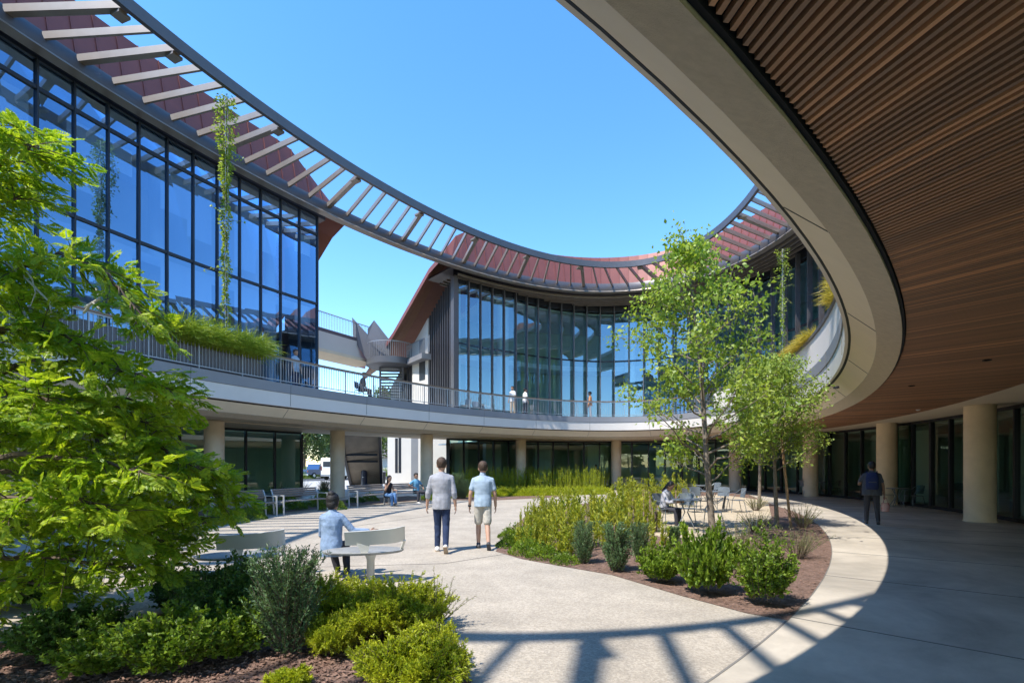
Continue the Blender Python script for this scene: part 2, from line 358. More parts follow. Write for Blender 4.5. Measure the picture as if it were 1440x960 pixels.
# small ceiling fittings
for nm,lb,px,py in (('dome_camera','white dome security camera on the beige soffit beside the nearest round column',1388,571),('smoke_detector','small white round smoke detector under the walnut slat soffit',1291,575)):
    c=gp(px,py,3.36); o=MB().lathe([(.09,.02),(.09,-.01),(.07,-.05),(.035,-.08),(.01,-.09)],(0,0,0)).build(nm,M['intw'],None,True); o.location=(c.x,c.y,3.385 if nm=='dome_camera' else 3.4); tag(o,lb,'security camera' if nm=='dome_camera' else 'smoke detector')
for px,py,lb in ((1388,507,'small recessed ceiling spot in the walnut soffit, farthest right'),(1176,530+16,'small recessed ceiling spot in the walnut soffit, farthest left'),(1282,543,'small recessed ceiling spot in the walnut soffit, between its two neighbours')):
    c=gp(px,py,3.33); o=MB().lathe([(.055,.03),(.06,-.012),(.045,-.016),(.035,.01)],(0,0,0),16).build('ceiling_spot',M['black'],None,True); o.location=(c.x,c.y,3.345); tag(o,lb,'ceiling light')
# solid planter parapet on the right, railing elsewhere
pp=thing('planter_wall','white solid planter wall with dark coping on the right side of the balcony','planter')
TW=arr(242,333,.5)
rg('wall',[(.05,4.73),(.05,5.72),(.95,5.72),(.95,4.73)],M['white'],pp,TW); rg('coping',[(.0,5.725),(.0,5.83),(.14,5.83),(.14,5.725)],M['dbronze'],pp,TW)
rl=thing('balcony_railing','long grey baluster railing with timber handrail around the upper balcony','railing')
TR=arr(333,565,1.55)
rg('handrail',[(.0,5.66),(.0,5.72),(.075,5.72),(.075,5.66)],M['wrail'],rl,arr(333,565,.5)); rg('bottom_rail',[(.02,4.80),(.02,4.83),(.055,4.83),(.055,4.80)],M['rail'],rl,arr(333,565,.5)); rg('top_rail',[(.02,5.62),(.02,5.655),(.055,5.655),(.055,5.62)],M['rail'],rl,arr(333,565,.5))
for a,b in zip(TR[:-1],TR[1:]):
    m_=MB(); n=13
    for i in range(n):
        t=a+(b-a)*i/n; p=E(t,.037)
        m_.box((p.x,p.y,(4.72+5.66)/2 if i==0 else 5.22),(.03,.05,.92) if i==0 else (.011,.022,.82),nang(t)+math.pi/2)
    m_.build('baluster_panel',M['rail'],rl)

def lerp(a,b,f): return a+(b-a)*f
def interp(x,xs,ys):
    if x<=xs[0]: return ys[0]
    for i in range(len(xs)-1):
        if x<=xs[i+1]: return lerp(ys[i],ys[i+1],(x-xs[i])/(xs[i+1]-xs[i]))
    return ys[-1]
# ================================================================ trellis ring with rafters
tr=thing('trellis_ring','bronze ring trellis of radial rafters floating above the court','trellis')
rg('tip_beam',[(-.42,13.86),(-.42,14.22),(-.28,14.22),(-.28,13.86)],M['dbronze'],tr,arr(0,360,.5),dy=-.5)
rg('inner_beam',[(2.72,13.45),(2.66,13.72),(2.78,14.02),(2.98,14.02),(2.98,13.45)],M['dbronze'],tr,arr(0,360,.5),dy=-.5)
rg('beam_lip',[(2.58,13.40),(2.60,13.46),(2.70,13.46),(2.98,13.44),(2.98,13.40)],M['bronze'],tr,arr(0,360,.5),dy=-.5)
rest=MB()
for i,t in enumerate(arr(110.5,470.5,.725,-.3)[:-1]):
    w_=.19 if i%5==0 else .075; t2=t%360; tt=t2-360 if t2>180 else t2; dl=interp(-tt,[-180,-150,-120,-107.8,-98,-88.7,-80,-61,-45,-30,-15,0,18,36,48,80,110,146,168,180],[-3,0,4,3.4,1.9,.1,-2.6,-4.4,-4.4,-5.9,-5.5,-3,1,5,7,3,0,-4.2,-4.2,-3]); p,q=E(t,-.30,14.03,-.5),E(t+dl,2.74,13.86,-.5)
    mb=MB() if (t2<118 or t2>318) else rest
    mb.bar(p,q,w_,.21)
    if i%5==0: c=E(t,.0,13.87,-.5); mb.box(c,(.35,.3,.08),nang(t))
    if mb is not rest: mb.build('rafter',M['bronze'],tr)
o=rest.build('hidden_side_rafters',M['bronze'],tr); o['kind']='stuff'

# ================================================================ upper buildings
ENDP=[(2.95,13.9),(3.3,14.05),(4.3,13.7),(8.6,10.65),(13,8.2)]
MIDP=[(2.95,13.95),(3.5,16.3),(6,15.3),(10.5,12.3),(14.5,9.8)]
def roof(parent,t0,t1,ramp0,ramp1,name='roof'):
    ts=arr(t0,t1,.7,4); top=MB(); bot=MB(); n=len(ts); rows=[]
    for i,t in enumerate(ts):
        f=1.
        if ramp0: f=min(f,abs(t-t0)/ramp0)
        if ramp1: f=min(f,abs(t-t1)/ramp1)
        f=max(0,min(1,f)); rows.append((t,[(lerp(a[0],b[0],f),lerp(a[1],b[1],f)) for a,b in zip(ENDP,MIDP)]))
    k=5; vs=[];fs=[]
    for t,P in rows: vs+=[E(t,o,z) for o,z in P]
    for t,P in rows: vs+=[E(t,o,z-.32 if a else z-.06) for a,(o,z) in enumerate(P)]
    fs=[];fb=[]
    for i in range(n-1):
        for a in range(k-1):
            fs.append((i*k+a,i*k+a+1,(i+1)*k+a+1,(i+1)*k+a)); b=n*k; fb.append((b+i*k+a,b+(i+1)*k+a,b+(i+1)*k+a+1,b+i*k+a+1))
    edge=[]
    for i in (0,n-1):
        for a in range(k-1): edge.append((i*k+a,i*k+a+1,n*k+i*k+a+1,n*k+i*k+a))
    for i in range(n-1):
        for a in (0,k-1): edge.append((i*k+a,(i+1)*k+a,n*k+(i+1)*k+a,n*k+i*k+a))
    mb=MB(); mb.add(vs,fs+edge,0); mb.f+=fb; mb.m+=[1]*len(fb)
    ro=mb.build(name,[M['red'],M['redsoffit']],parent)
    sm=MB()
    for t,P in rows[::1]:
        if t in (ts[0],ts[-1]): continue
        sm.bar(E(t,P[0][0]-.015,P[0][1]),E(t,P[1][0]-.015,P[1][1]),.03,.035,up=nvec(t))
    sm.build('standing_seam',M['red'],ro)
wb=thing('glass_building','tall curved blue glass building with red roof on the left of the court','building')
W0,W1=82.2,172; OW=3.05
MT=arr(W0,W1,.94,OW); zs=[4.72,9.28,12.56,13.42]
fr=MB()
for z,h in ((4.78,.12),(9.28,.10),(12.56,.11),(13.42,.10)): fr.ring([(-.06+OW,z-h/2),(-.06+OW,z+h/2),(.06+OW,z+h/2),(.06+OW,z-h/2)],arr(W0,W1,.6,OW))
for t in MT: p=E(t,OW); fr.box((p.x,p.y,9.07),(.16,.048,8.70),nang(t))
fr.build('window_frame',M['frame'],wb)
for a,b in zip(MT[:-1],MT[1:]):
    g=MB(); p,q=E(a,OW),E(b,OW)
    nv_=nvec(a)
    for z0,z1 in zip(zs[:-1],zs[1:]): J4=[nv_*rnd.uniform(-.009,.009) for _ in range(4)]; g.add([Vector((p.x,p.y,z0))+J4[0],Vector((q.x,q.y,z0))+J4[1],Vector((q.x,q.y,z1))+J4[2],Vector((p.x,p.y,z1))+J4[3]],[(0,1,2,3)])
    g.build('window',M['wglass'],wb,recalc=False)
rg('eave_board',[(3.12,13.47),(3.12,13.9),(4.2,13.9),(4.2,13.47)],M['dbronze'],wb,arr(W0-1.5,W1,.6,OW))
rg('upper_floor',[(4.2,9.1),(4.2,9.45),(7.6,9.45),(7.6,9.1)],M['intw'],wb,arr(W0+.5,W1,1.,OW)); rg('ceiling',[(3.3,13.40),(3.3,13.46),(7.6,13.46),(7.6,13.40)],M['intw'],wb,arr(W0+.5,W1,1.,OW))
rg('back_wall',[(7.5,4.7),(7.5,13.4),(7.7,13.4),(7.7,4.7)],M['int'],wb,arr(W0+.5,W1,1.,OW)); rg('lower_floor',[(3.6,4.705),(3.6,4.75),(7.7,4.75),(7.7,4.705)],M['intfl'],wb,arr(W0+.5,W1,1.,OW))
ge=MB(); 
for s_ in (0,):
    p,q=E(W0,OW+.05),E(W0,5.5); ge.bar(Vector((p.x,p.y,8.6)),Vector((q.x,q.y,8.6)),.25,7.7)
    r_=E(W0,10.5); ge.bar(Vector((q.x,q.y,6.6)),Vector((r_.x,r_.y,6.6)),.2,3.6)
ge.build('gable_wall',M['dbronze'],wb)
ic=MB()
for t in arr(W0+3,W1,5.2,6): p=E(t,5.2); ic.lathe([(.28,4.76),(.28,13.39)],(p.x,p.y,0),14)
ic.build('interior_column',M['intw'],wb,True)
bl=MB()
for i,(a,b) in enumerate(zip(MT[:-1],MT[1:])):
    if i%3!=1:
        h=(.9,2.1,1.5,2.6)[i%4]
        for z1 in (12.45,9.15):
            p,q=E(a,OW+.35),E(b,OW+.35); bl.add([(p.x,p.y,z1-h),(q.x,q.y,z1-h),(q.x,q.y,z1),(p.x,p.y,z1)],[(0,1,2,3)])
bl.build('roller_blind',M['intw'],wb)
roof(wb,77.2,W1+3,8.5,6)

eb=thing('finned_glass_building','curved glass building with vertical bronze fins and red roof across the court','building')
E0,E1=54.,-44.
def oE(t): return interp(-t,[-54,-38,-23,-13,20,50,80],[3.6,3.9,4.75,5.2,5.0,4.4,4.4])
TE=arr(E0,E1,.99,4.4); ZT=13.0
fr=MB()
for z,h in ((4.78,.12),(9.3,.10),(ZT,.12)):
    fr.ring([(-.05,z-h/2),(-.05,z+h/2),(.05,z+h/2),(.05,z-h/2)],arr(E0,E1,.6,4.4),offf=oE)
fr.ring([(-.03,ZT+.06),(-.03,13.9),(.1,13.9),(.1,ZT+.06)],arr(E0,E1,.6,4.4),offf=oE)
fr.build('window_frame',M['frame'],eb)
for i,(a,b) in enumerate(zip(TE[:-1],TE[1:])):
    sw_=interp(-a,[-54,-15,60],[.27,.0,.0]); g=MB(); p,q=E(a,oE(a)+.03),E(b,oE(b)+.03-sw_)
    for z0,z1 in ((4.72,9.3),(9.3,12.72),(12.72,ZT)): g.add([(p.x,p.y,z0),(q.x,q.y,z0),(q.x,q.y,z1),(p.x,p.y,z1)],[(0,1,2,3)])
    if a>-62: g.build('window',M['eglass'],eb,recalc=False)
    else: g.build('window',M['eglass'],eb,recalc=False)
for t in TE[1:]:
    p=E(t,oE(t)-.24); MB().box((p.x,p.y,9.0),(.28,.065,8.55),nang(t)).build('fin',M['dbronze'],eb)
lv=MB()
for k in range(6): lv.ring([(3.1+k*.42,13.30),(3.1+k*.42,13.44),(3.17+k*.42,13.44),(3.17+k*.42,13.30)],arr(E0,E1,.7,4.4))
lv.build('eave_louvre',M['bronze'],eb)
rg('eave_board',[(2.7,13.80),(2.7,13.92),(6.2,13.92),(6.2,13.80)],M['dbronze'],eb,arr(E0+1,E1,.6,4.4))
rg('upper_floor',[(2.6,9.05),(2.6,9.4),(4.6,9.4),(4.6,9.05)],M['intw'],eb,arr(E0-1,E1,.8,4.4),offf=oE); rg('ceiling',[(.2,12.75),(.2,12.85),(4.6,12.45),(4.6,12.35)],M['intw'],eb,arr(E0-9,E1,.8,4.4),offf=oE)
rg('back_wall',[(4.5,4.7),(4.5,12.4),(4.7,12.4),(4.7,4.7)],M['intt'],eb,arr(E0-9,E1,.8,4.4),offf=oE); rg('lower_floor',[(.15,4.705),(.15,4.75),(4.7,4.75),(4.7,4.705)],M['pale'],eb,arr(E0-1,E1,.8,4.4),offf=oE)
ic=MB()
for px in (650,717,880,960): 
    t={650:52,717:39.5,880:8,960:-6}[px]; p=E(t,oE(t)+.9); ic.lathe([(.42,4.76),(.42,12.98)],(p.x,p.y,0),16)
ic.build('interior_column',M['intw'],eb,True)
# gable wall facing the passage: bronze ribs, white stair bay with a window
gn=nvec(E0); gt=Vector((-gn.y,gn.x,0)); g0=E(E0,3.55)
def gw(a,z,out=0.): q=g0+gn*a+gt*out; return Vector((q.x,q.y,z))
gm=MB()
def gbox(mb,a0,a1,z0,z1,th,out): 
    c=gw((a0+a1)/2,(z0+z1)/2,out); mb.box(c,(a1-a0,th,z1-z0),math.atan2(gn.y,gn.x))

def ztop(a): return min(13.45,13.45-.71*(a-.75))-.42
def gpoly(mb,a0,a1,z0,th,out,zcap=99):
    P=[gw(a0,z0,out),gw(a1,z0,out),gw(a1,min(zcap,ztop(a1)),out),gw(a0,min(zcap,ztop(a0)),out)]; mb.add(P+[p-gt*th for p in P],[(0,1,2,3),(7,6,5,4),(0,4,5,1),(1,5,6,2),(2,6,7,3),(3,7,4,0)])
gpoly(gm,0,.75,4.75,.3,-.05); gpoly(gm,.75,8.6,4.75,.3,-.05); gm.build('gable_wall',M['dbronze'],eb)
rb=MB()
for i in range(22):
    a=.1+i*.27
    if 2.9<a<5.1: continue
    gpoly(rb,a,a+.05,4.75,.14,.09)

rb.build('wall_rib',M['dbronze'],eb)
gb=MB(); gpoly(gb,3.0,5.1,4.75,.12,.09); gb.build('stair_bay',M['white'],eb); gb=MB(); gbox(gb,3.35,4.1,7.4,10.2,.06,.09); gb.build('stair_window',M['frame'],eb)
cm=MB(); gbox(cm,-.25,.12,4.75,13.3,.3,.05); cm.build('corner_post',M['dbronze'],eb)
ge=MB(); p,q=E(E1,oE(E1)),E(E1,oE(E1)+5.2); ge.bar(Vector((p.x,p.y,8.75)),Vector((q.x,q.y,8.75)),.25,8.0); ge.build('end_wall',M['dbronze'],eb)
roof(eb,58.3,E1-3,5.5,6)

# ================================================================ ground-floor shopfronts
def shopfront(label,t0,t1,off,sp,ztop=3.38,door=None,end0=None,end1=None):
    s=thing('shopfront',label,'shopfront'); ts=arr(t0,t1,sp,off); fr=MB()
    fr.ring([(off-.05,ztop-.1),(off-.05,ztop),(off+.05,ztop),(off+.05,ztop-.1)],arr(t0,t1,.6,off)); fr.ring([(off-.05,.01),(off-.05,.12),(off+.05,.12),(off+.05,.01)],arr(t0,t1,.6,off))
    for i,t in enumerate(ts): p=E(t,off); fr.box((p.x,p.y,(.12+ztop-.1)/2),(.14,.075 if i%3 else .11,ztop-.22),nang(t))
    fr.build('window_frame',M['frame'],s)
    for i,(a,b) in enumerate(zip(ts[:-1],ts[1:])):
        p,q=E(a,off+.01),E(b,off+.01); g=MB().add([(p.x,p.y,.12),(q.x,q.y,.12),(q.x,q.y,ztop-.1),(p.x,p.y,ztop-.1)],[(0,1,2,3)])
        if door and i in door:
            o=g.build('door',M['gglass'],s,recalc=False); h=MB(); c=E(lerp(a,b,.86),off-.09); h.tube([(c.x,c.y,.75),(c.x,c.y,2.1)],.018,8)
            for z in (.85,2.0): e=E(lerp(a,b,.86),off); h.tube([(c.x,c.y,z),(e.x,e.y,z)],.012,6)
            f=p.lerp(q,.5); h2=MB().box((f.x,f.y,2.45),(.08,(q-p).length*.96,.08),nang(a)); h2.build('transom',M['frame'],o); h.build('handle',M['rail'],o)
        else: g.build('window',M['gglass'],s,recalc=False)
    i_=arr(t0 if t0>60 else 43,t1,1.,off)
    rg('interior_floor',[(off+.1,-.02),(off+.1,.012),(off+8,.012),(off+8,-.02)],M['intfl'],s,i_)
    rg('interior_wall',[(off+6,.01),(off+6,3.38),(off+6.2,3.38),(off+6.2,.01)],M['int'],s,i_)
    rg('interior_ceiling',[(off+1.2,3.30),(off+1.2,3.38),(off+8,3.38),(off+8,3.30)],M['intw'],s,i_)
    return s
sf=shopfront('dark framed full height shopfront under the walnut soffit and across the far side',52.,-118,5.2,1.18,door=(37,38))
pt=MB()
for t in (-38,-46,-53.5,-60,-66,-71.5,-76,-24,-12,2,15,27,39,46):
    p=E(t,6.7+1.4*(abs(t)%3)/3); pt.box((p.x,p.y,1.6),(.35,.8+(abs(t)%4)*.2,3.2),nang(t)+.2)
pt.build('interior_partition',M['intw'],sf)
ct=MB()
for t in (-50,-63,-74,-31): p=E(t,5.6); ct.box((p.x,p.y,1.7),(.08,1.1,3.2),nang(t))
ct.build('curtain',mat('green_curtain',(.16,.24,.18),.9),sf)
sw=shopfront('dark glass shopfront box left of the open passage',78.8,172,6.2,1.5)
en=MB(); a,b=E(78.7,6.2),E(78.7,13); en.add([(a.x,a.y,.02),(b.x,b.y,.02),(b.x,b.y,3.38),(a.x,a.y,3.38)],[(0,1,2,3)]); en.build('end_window',M['gglass'],sw,recalc=False)
# lit side wall closing the far shopfront at the passage
ew=MB(); a=E(52.3,5.15); b=a+Vector((-.10,.99,0))*9; ew.bar(Vector((a.x,a.y,1.7)),Vector((b.x,b.y,1.7)),.2,3.38); ew.build('side_wall',M['frame'],sf)
# columns
def column(t,off,lb):
    o=MB().lathe([(.385,.004),(.385,.03),(.36,.034),(.36,3.385)],n=40).build('round_column',M['column'],None,True); o.location=E(t,off); tag(o,lb,'column','round beige columns under the balcony')
for a in ((288.07,4.3,'large round beige column nearest on the right, beside the dome camera'),(307.9,4.6,'round beige column behind the man with the backpack'),(326.0,4.55,'round beige column just right of the small olive-leaved tree'),
          (344,4.3,'round beige column hidden behind the leaves of the slender tree'),(11.2,4.3,'round beige column right of the far glass door'),(35.9,4.1,'round beige column on the far side right of the two walkers'),
          (61.8,2.9,'round beige column just left of the taller walker, right edge of the passage'),(76.9,4.0,'round beige column in front of the parked pickup, at the left edge of the passage'),(95.6,3.4,'round beige column at the left end of the dark glass box'),(113,3.4,'round beige column in the shade behind the big left tree')): column(*a)

# ================================================================ passage: bridge, stair and what lies behind
DG=mat('dark_grey_stair_steel',(.115,.12,.135),.45,metal=.3)
st=thing('bridge_and_stair','grey steel stair with round landing and white bridge spanning the passage between the buildings','stair')
b0,b1=pd(430,490,31.)+Vector((0,0,0)),pd(518,511,35.6); z0=9.0
def xy(v,z): return Vector((v.x,v.y,z))
bd=MB(); bd.bar(xy(b0,z0+.65),xy(b1,z0+.65),.12,1.3); off=Vector((-.9,2.2,0)); bd.bar(xy(b0,z0+.65)+off,xy(b1,z0+.65)+off,.12,1.3); bd.build('bridge_parapet',M['white'],st)
bs=MB(); bs.bar(xy(b0,z0+.08)+off/2,xy(b1,z0+.08)+off/2,2.2,.2); bs.build('bridge_deck',M['beige'],st)
bg=MB(); bg.bar(xy(b0,z0+1.42),xy(b1,z0+1.42),.14,.22); bg.build('bridge_edge',DG,st)
def rails(mb,p,q,h=1.05,sp=.13,zo=0.):
    n=max(2,int((q-p).length/sp))
    for i in range(n+1):
        r=p.lerp(q,i/n); mb.bar(r,r+Vector((0,0,h)),.02,.03)
    mb.bar(p+Vector((0,0,h)),q+Vector((0,0,h)),.05,.05)
rm=MB(); rails(rm,xy(b0,z0+1.53),xy(b1,z0+1.53)); rm.build('bridge_railing',M['rail'],st)
LC=pd(550,505,35.4); LC.z=8.55; LR=1.72
lm=MB(); lm.lathe([(LR-.25,0),(LR,.12),(LR,.55),(LR-.1,.55),(LR-.1,.5)],LC,28); lm.build('landing',DG,st,True)
lr_=MB()
for i in range(46):
    a=-2.2+i*.085
    p=LC+Vector((math.cos(a-.6)*(LR-.05),math.sin(a-.6)*(LR-.05),.5)); lr_.bar(p,p+Vector((0,0,1.1)),.02,.06)
prev=None
for i in range(46):
    a=-2.2+i*.085; p=LC+Vector((math.cos(a-.6)*(LR-.05),math.sin(a-.6)*(LR-.05),1.6))
    if prev is not None: lr_.bar(prev,p,.06,.05)
    prev=p
lr_.build('landing_railing',M['rail'],st)
# inclined side panels of the upper flight
sp_=MB()
P=[pd(495,446,34.6),pd(519,472,34.5),pd(519,510,34.5),pd(497,478,34.6)]
def slabpoly(mb,P,th):
    n=Vector((0,1,0))*th; k=len(P); mb.add(P+[p+n for p in P],[tuple(range(k)),tuple(range(2*k-1,k-1,-1))]+[(i,(i+1)%k,k+(i+1)%k,k+i) for i in range(k)])
slabpoly(sp_,P,.1)
slabpoly(sp_,[pd(517,474,34.3),pd(517,462,34.3),pd(526,450,34.4),pd(548,478,34.2),pd(548,500,34.2),pd(517,508,34.3)],.1)
sp_.build('stair_panel',DG,st)
# flight from the landing to the balcony, seen from below
fl=MB(); fa,fb=LC+Vector((.9,.5,0)),pd(556,575,34.5); fb.z=4.75
fa2=LC+Vector((.1,-.3,.1)); fb2=pd(552,560,37.5); fb2.z=4.75
up=Vector((0,0,1)); ax=Vector((1,0,0))
for s_ in (-1,1): fl.bar(fa2+ax*s_*.8,fb2+ax*s_*.95,.14,.45)
fl.build('stringer',DG,st); f2=MB()
for i in range(20):
    p=fa2.lerp(fb2,(i+.5)/20); f2.box(p,(1.6,.34,.06))
f2.build('tread',DG,st)
eb2=MB(); q0=LC+Vector((1.2,.3,.25)); q1=gw(2.6,8.8,.1); eb2.bar(q0,Vector((q1.x,q1.y,8.8)),1.3,.35); eb2.build('bridge_link',M['slab'],st)
er=MB(); rails(er,q0+Vector((0,-.6,.2)),Vector((q1.x,q1.y-.6,9.0))); er.build('link_railing',M['rail'],st)
# ground flight seen from below in the passage
gs=thing('ground_stair','dark steel stair flight rising in the passage, seen from its beige underside','stair')
ga,gb_=pd(516,672,38.5),pd(506,617,33.5); ga.z=.05; gb_.z=3.95
m_=MB()
for s_ in (-1,1): m_.bar(ga+ax*(s_*1.15),gb_+ax*(s_*1.35),.2,.7)
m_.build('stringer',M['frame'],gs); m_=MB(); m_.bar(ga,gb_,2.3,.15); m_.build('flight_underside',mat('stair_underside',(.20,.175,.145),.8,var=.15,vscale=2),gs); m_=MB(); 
for f in (.50,.62): p=ga.lerp(gb_,f); m_.box(p+Vector((0,-.22,-.08)),(2.2,.1,.16))
m_.build('cross_beam',M['frame'],gs)
# ================================================================ people
def cloth(name,c,var=.05,rough=.9,vs=14.,bump=.5): return mat(name,c,rough,var=var,vscale=vs,bump=bump,bscale=16,bdist=.02,spec=.2)
SK1=mat('skin_light',(.46,.27,.19),.55,var=.06,vscale=9); SK2=mat('skin_tan',(.33,.185,.12),.55,var=.06,vscale=9); SK3=mat('skin_brown',(.20,.105,.065),.55,var=.06,vscale=9)
HB=mat('brown_hair',(.055,.030,.017),.7,var=.5,vscale=40,bump=.6,bscale=90); HK=mat('black_hair',(.014,.012,.012),.6,var=.4,vscale=40,bump=.6,bscale=90)
EYE=mat('dark_eye',(.015,.012,.012),.2); SHW=mat('white_shoe',(.72,.71,.69),.6); SHD=mat('dark_shoe',(.05,.05,.055),.6); SOLE=mat('tan_sole',(.36,.27,.19),.8)
def remesh(mb,name,m,parent,vox=.008,smooth=4,jit=0.):
    o=mb.build(name,m,None); md=o.modifiers.new('r','REMESH'); md.mode='VOXEL'; md.voxel_size=vox
    s=o.modifiers.new('s','SMOOTH'); s.factor=.5; s.iterations=smooth
    dg=bpy.context.evaluated_depsgraph_get(); me=bpy.data.meshes.new_from_object(o.evaluated_get(dg)); old=o.data; o.modifiers.clear(); o.data=me; bpy.data.meshes.remove(old); me.name=name
    if not me.materials: me.materials.append(m)
    if jit:
        n=len(me.vertices); co=np.empty(n*3,np.float32); me.vertices.foreach_get('co',co); co=co.reshape(-1,3)
        wv=lambda a,b,c,d:np.sin(co[:,0]*a+co[:,1]*b+co[:,2]*c+d+1.6*np.sin(co[:,2]*23+co[:,0]*31+d)); am=1.4*(.5+.5*np.sin(co[:,2]*9+co[:,0]*13)); co+=jit*np.stack([am*wv(34,25,16,.3)+.35*wv(60,-40,22,1.),am*wv(-42,24,18,2.)+.35*wv(30,55,-34,.7),.4*wv(24,-31,30,4.)],1); me.vertices.foreach_set('co',co.ravel())
    me.polygons.foreach_set('use_smooth',[True]*len(me.polygons)); o.parent=parent; return o
def U(x,y,z): return Vector((x,y,z)).normalized()
def person(label,loc,rz,height=1.75,vox=.009,pel=.945,lean=2.,head=(0,0),arms=None,legs=None,feet=(0,0),w=1.,sw=1.,skin=SK1,hair=HB,hairstyle='short',
           top=None,sleeve='short',hem=.14,bottom=None,leglen='long',shoe=SHW,extra=None,fat=0.,cap=None,group=None,collar=None):
    """local frame: facing +y, x to the right; arms/legs are (right,left) pairs of (upper direction, lower direction)"""
    root=thing('person',label,'person',loc,rz,group); k=height/1.75; root.scale=(k,k,k)
    sp=U(0,math.sin(R(lean)),math.cos(R(lean))); fw=Vector((0,sp.z,-sp.y)); X=Vector((1,0,0)); pc=Vector((0,0,pel))
    at_=lambda h,y=0.: pc+sp*h+fw*y
    J={}
    for i,s in enumerate((1,-1)):
        hip=pc+Vector((s*.080*w,0,-.03)); td,sd=legs[i]; td,sd=td.normalized(),sd.normalized()
        kn=hip+td*.425; an=kn+sd*.41; sh=at_(.432)+X*s*.156*sw; ud,fd=arms[i]; ud,fd=ud.normalized(),fd.normalized()
        el=sh+ud*.285; wr=el+fd*.25; J[s]=(hip,kn,an,sh,el,wr,sd,fd)
    hp,hy=R(head[0]),R(head[1]); hd=(sp*math.cos(hp)+fw*math.sin(hp)).normalized(); nb=at_(.52); hc=nb+Vector((0,.01,0))+hd*.150
    hf=(fw*math.cos(hp)-sp*math.sin(hp)); hf=(hf*math.cos(hy)+X*math.sin(hy)).normalized(); hx=hf.cross(hd).normalized(); hf=hd.cross(hx); hx,hf,hd=hx*1.10,hf*1.10,hd*1.10; HM=Matrix((hx,hf,hd)).transposed()
    body=MB()
    torso=lambda inf,lo=-.08:[(at_(lo),X*(.145*w+inf),fw*(.10+inf+fat*.5)),(at_(0),X*(.154*w+inf),fw*(.112+inf+fat*.8)),(at_(.15,fat*.5),X*(.147*w+inf+fat),fw*(.096+inf+fat*1.2)),(at_(.31,.005),X*(.158*sw+inf+fat*.6),fw*(.115+inf+fat*.6)),(at_(.40),X*(.172*sw+inf),fw*(.103+inf)),(at_(.445),X*(.158*sw+inf),fw*(.088+inf)),(at_(.485),X*(.108*sw+inf*.7),fw*(.072+inf*.7)),(at_(.515),X*(.068+inf*.5),fw*(.060+inf*.5))]
    body.loft(torso(-.006)); body.cap(at_(.47),hc-hd*.04+hf*-.012,.058,.052)
    body.ell(hc+hd*.018-hf*.008,(.082,.100,.108),HM,18); body.ell(hc-hd*.052+hf*.028,(.056,.062,.066),HM,16)
    body.ell(hc-hd*.022+hf*.094,(.013,.018,.022),HM,8); body.ell(hc-hd*.062+hf*.086,(.024,.01,.010),HM,8)
    for s in (1,-1): body.ell(hc+hx*s*.077-hd*.012-hf*.008,(.012,.02,.031),HM,8)
    fin=vox<=.0095
    for s in (1,-1):
        hip,kn,an,sh,el,wr,sd,fd=J[s]
        body.cap(hip,kn,.08,.052); body.cap(kn,kn.lerp(an,.35),.052,.052); body.cap(kn.lerp(an,.35),an,.052,.036)
        body.cap(sh,el,.049,.040); body.cap(el,wr,.040,.027)
        i=0 if s==1 else 1; ft=R(feet[i] if not isinstance(feet[i],tuple) else feet[i][0]); fdv=Vector((s*.10,math.cos(ft),-math.sin(ft))).normalized()
        dn=Vector((0,-math.sin(ft),-math.cos(ft))); heel=an+dn*.045-fdv*.045; ball=an+dn*.055+fdv*.12
        body.cap(heel,ball,.03,.028); body.cap(ball,ball+fdv*.045,.026,.018); J[s]=J[s]+(heel,ball,fdv,dn)
        # hand: palm, four unequal bent fingers, thumb from the side of the palm
        side=(X*-s if abs(fd.dot(X))<.8 else fw); pn=(side-fd*side.dot(fd)).normalized(); ac=fd.cross(pn).normalized(); 
        if ac.dot(fw)<0: ac=-ac
        pm=wr+fd*.05; body.loft([(wr-fd*.005,ac*.024,pn*.017),(wr+fd*.04,ac*.037,pn*.016),(wr+fd*.088,ac*.040,pn*.013),(wr+fd*.096,ac*.034,pn*.009)],12)
        if fin:
            for q,(o_,L) in enumerate(((.029,.072),(.0098,.08),(-.0098,.074),(-.029,.058))):
                b0_=wr+fd*.088+ac*o_; m0=b0_+(fd*.93+pn*.25+ac*o_*1.6).normalized()*L*.52; e0=m0+(fd*.75+pn*.6).normalized()*L*.48
                body.cap(b0_,m0,.0088,.008,8); body.cap(m0,e0,.008,.0066,8)
            t0_=wr+fd*.03+ac*.03; t1_=t0_+(fd*.7+ac*.55+pn*.35).normalized()*.04; body.cap(t0_,t1_,.0115,.0095,8); body.cap(t1_,t1_+(fd*.9+ac*.1+pn*.35).normalized()*.03,.0095,.0078,8)
        else: body.ell(pm+fd*.075+pn*.012,(.03,.03,.045),None,8)
    bd_=remesh(body,'body',skin,root,vox if not fin else min(vox,.0068),2)
    if vox<.012:
        for s in (1,-1): MB().ell(hc+hx*s*.03+hd*.008+hf*.078,(.011,.008,.007),HM,8).build('eye',EYE,root,True)
    vg=max(vox,.010)
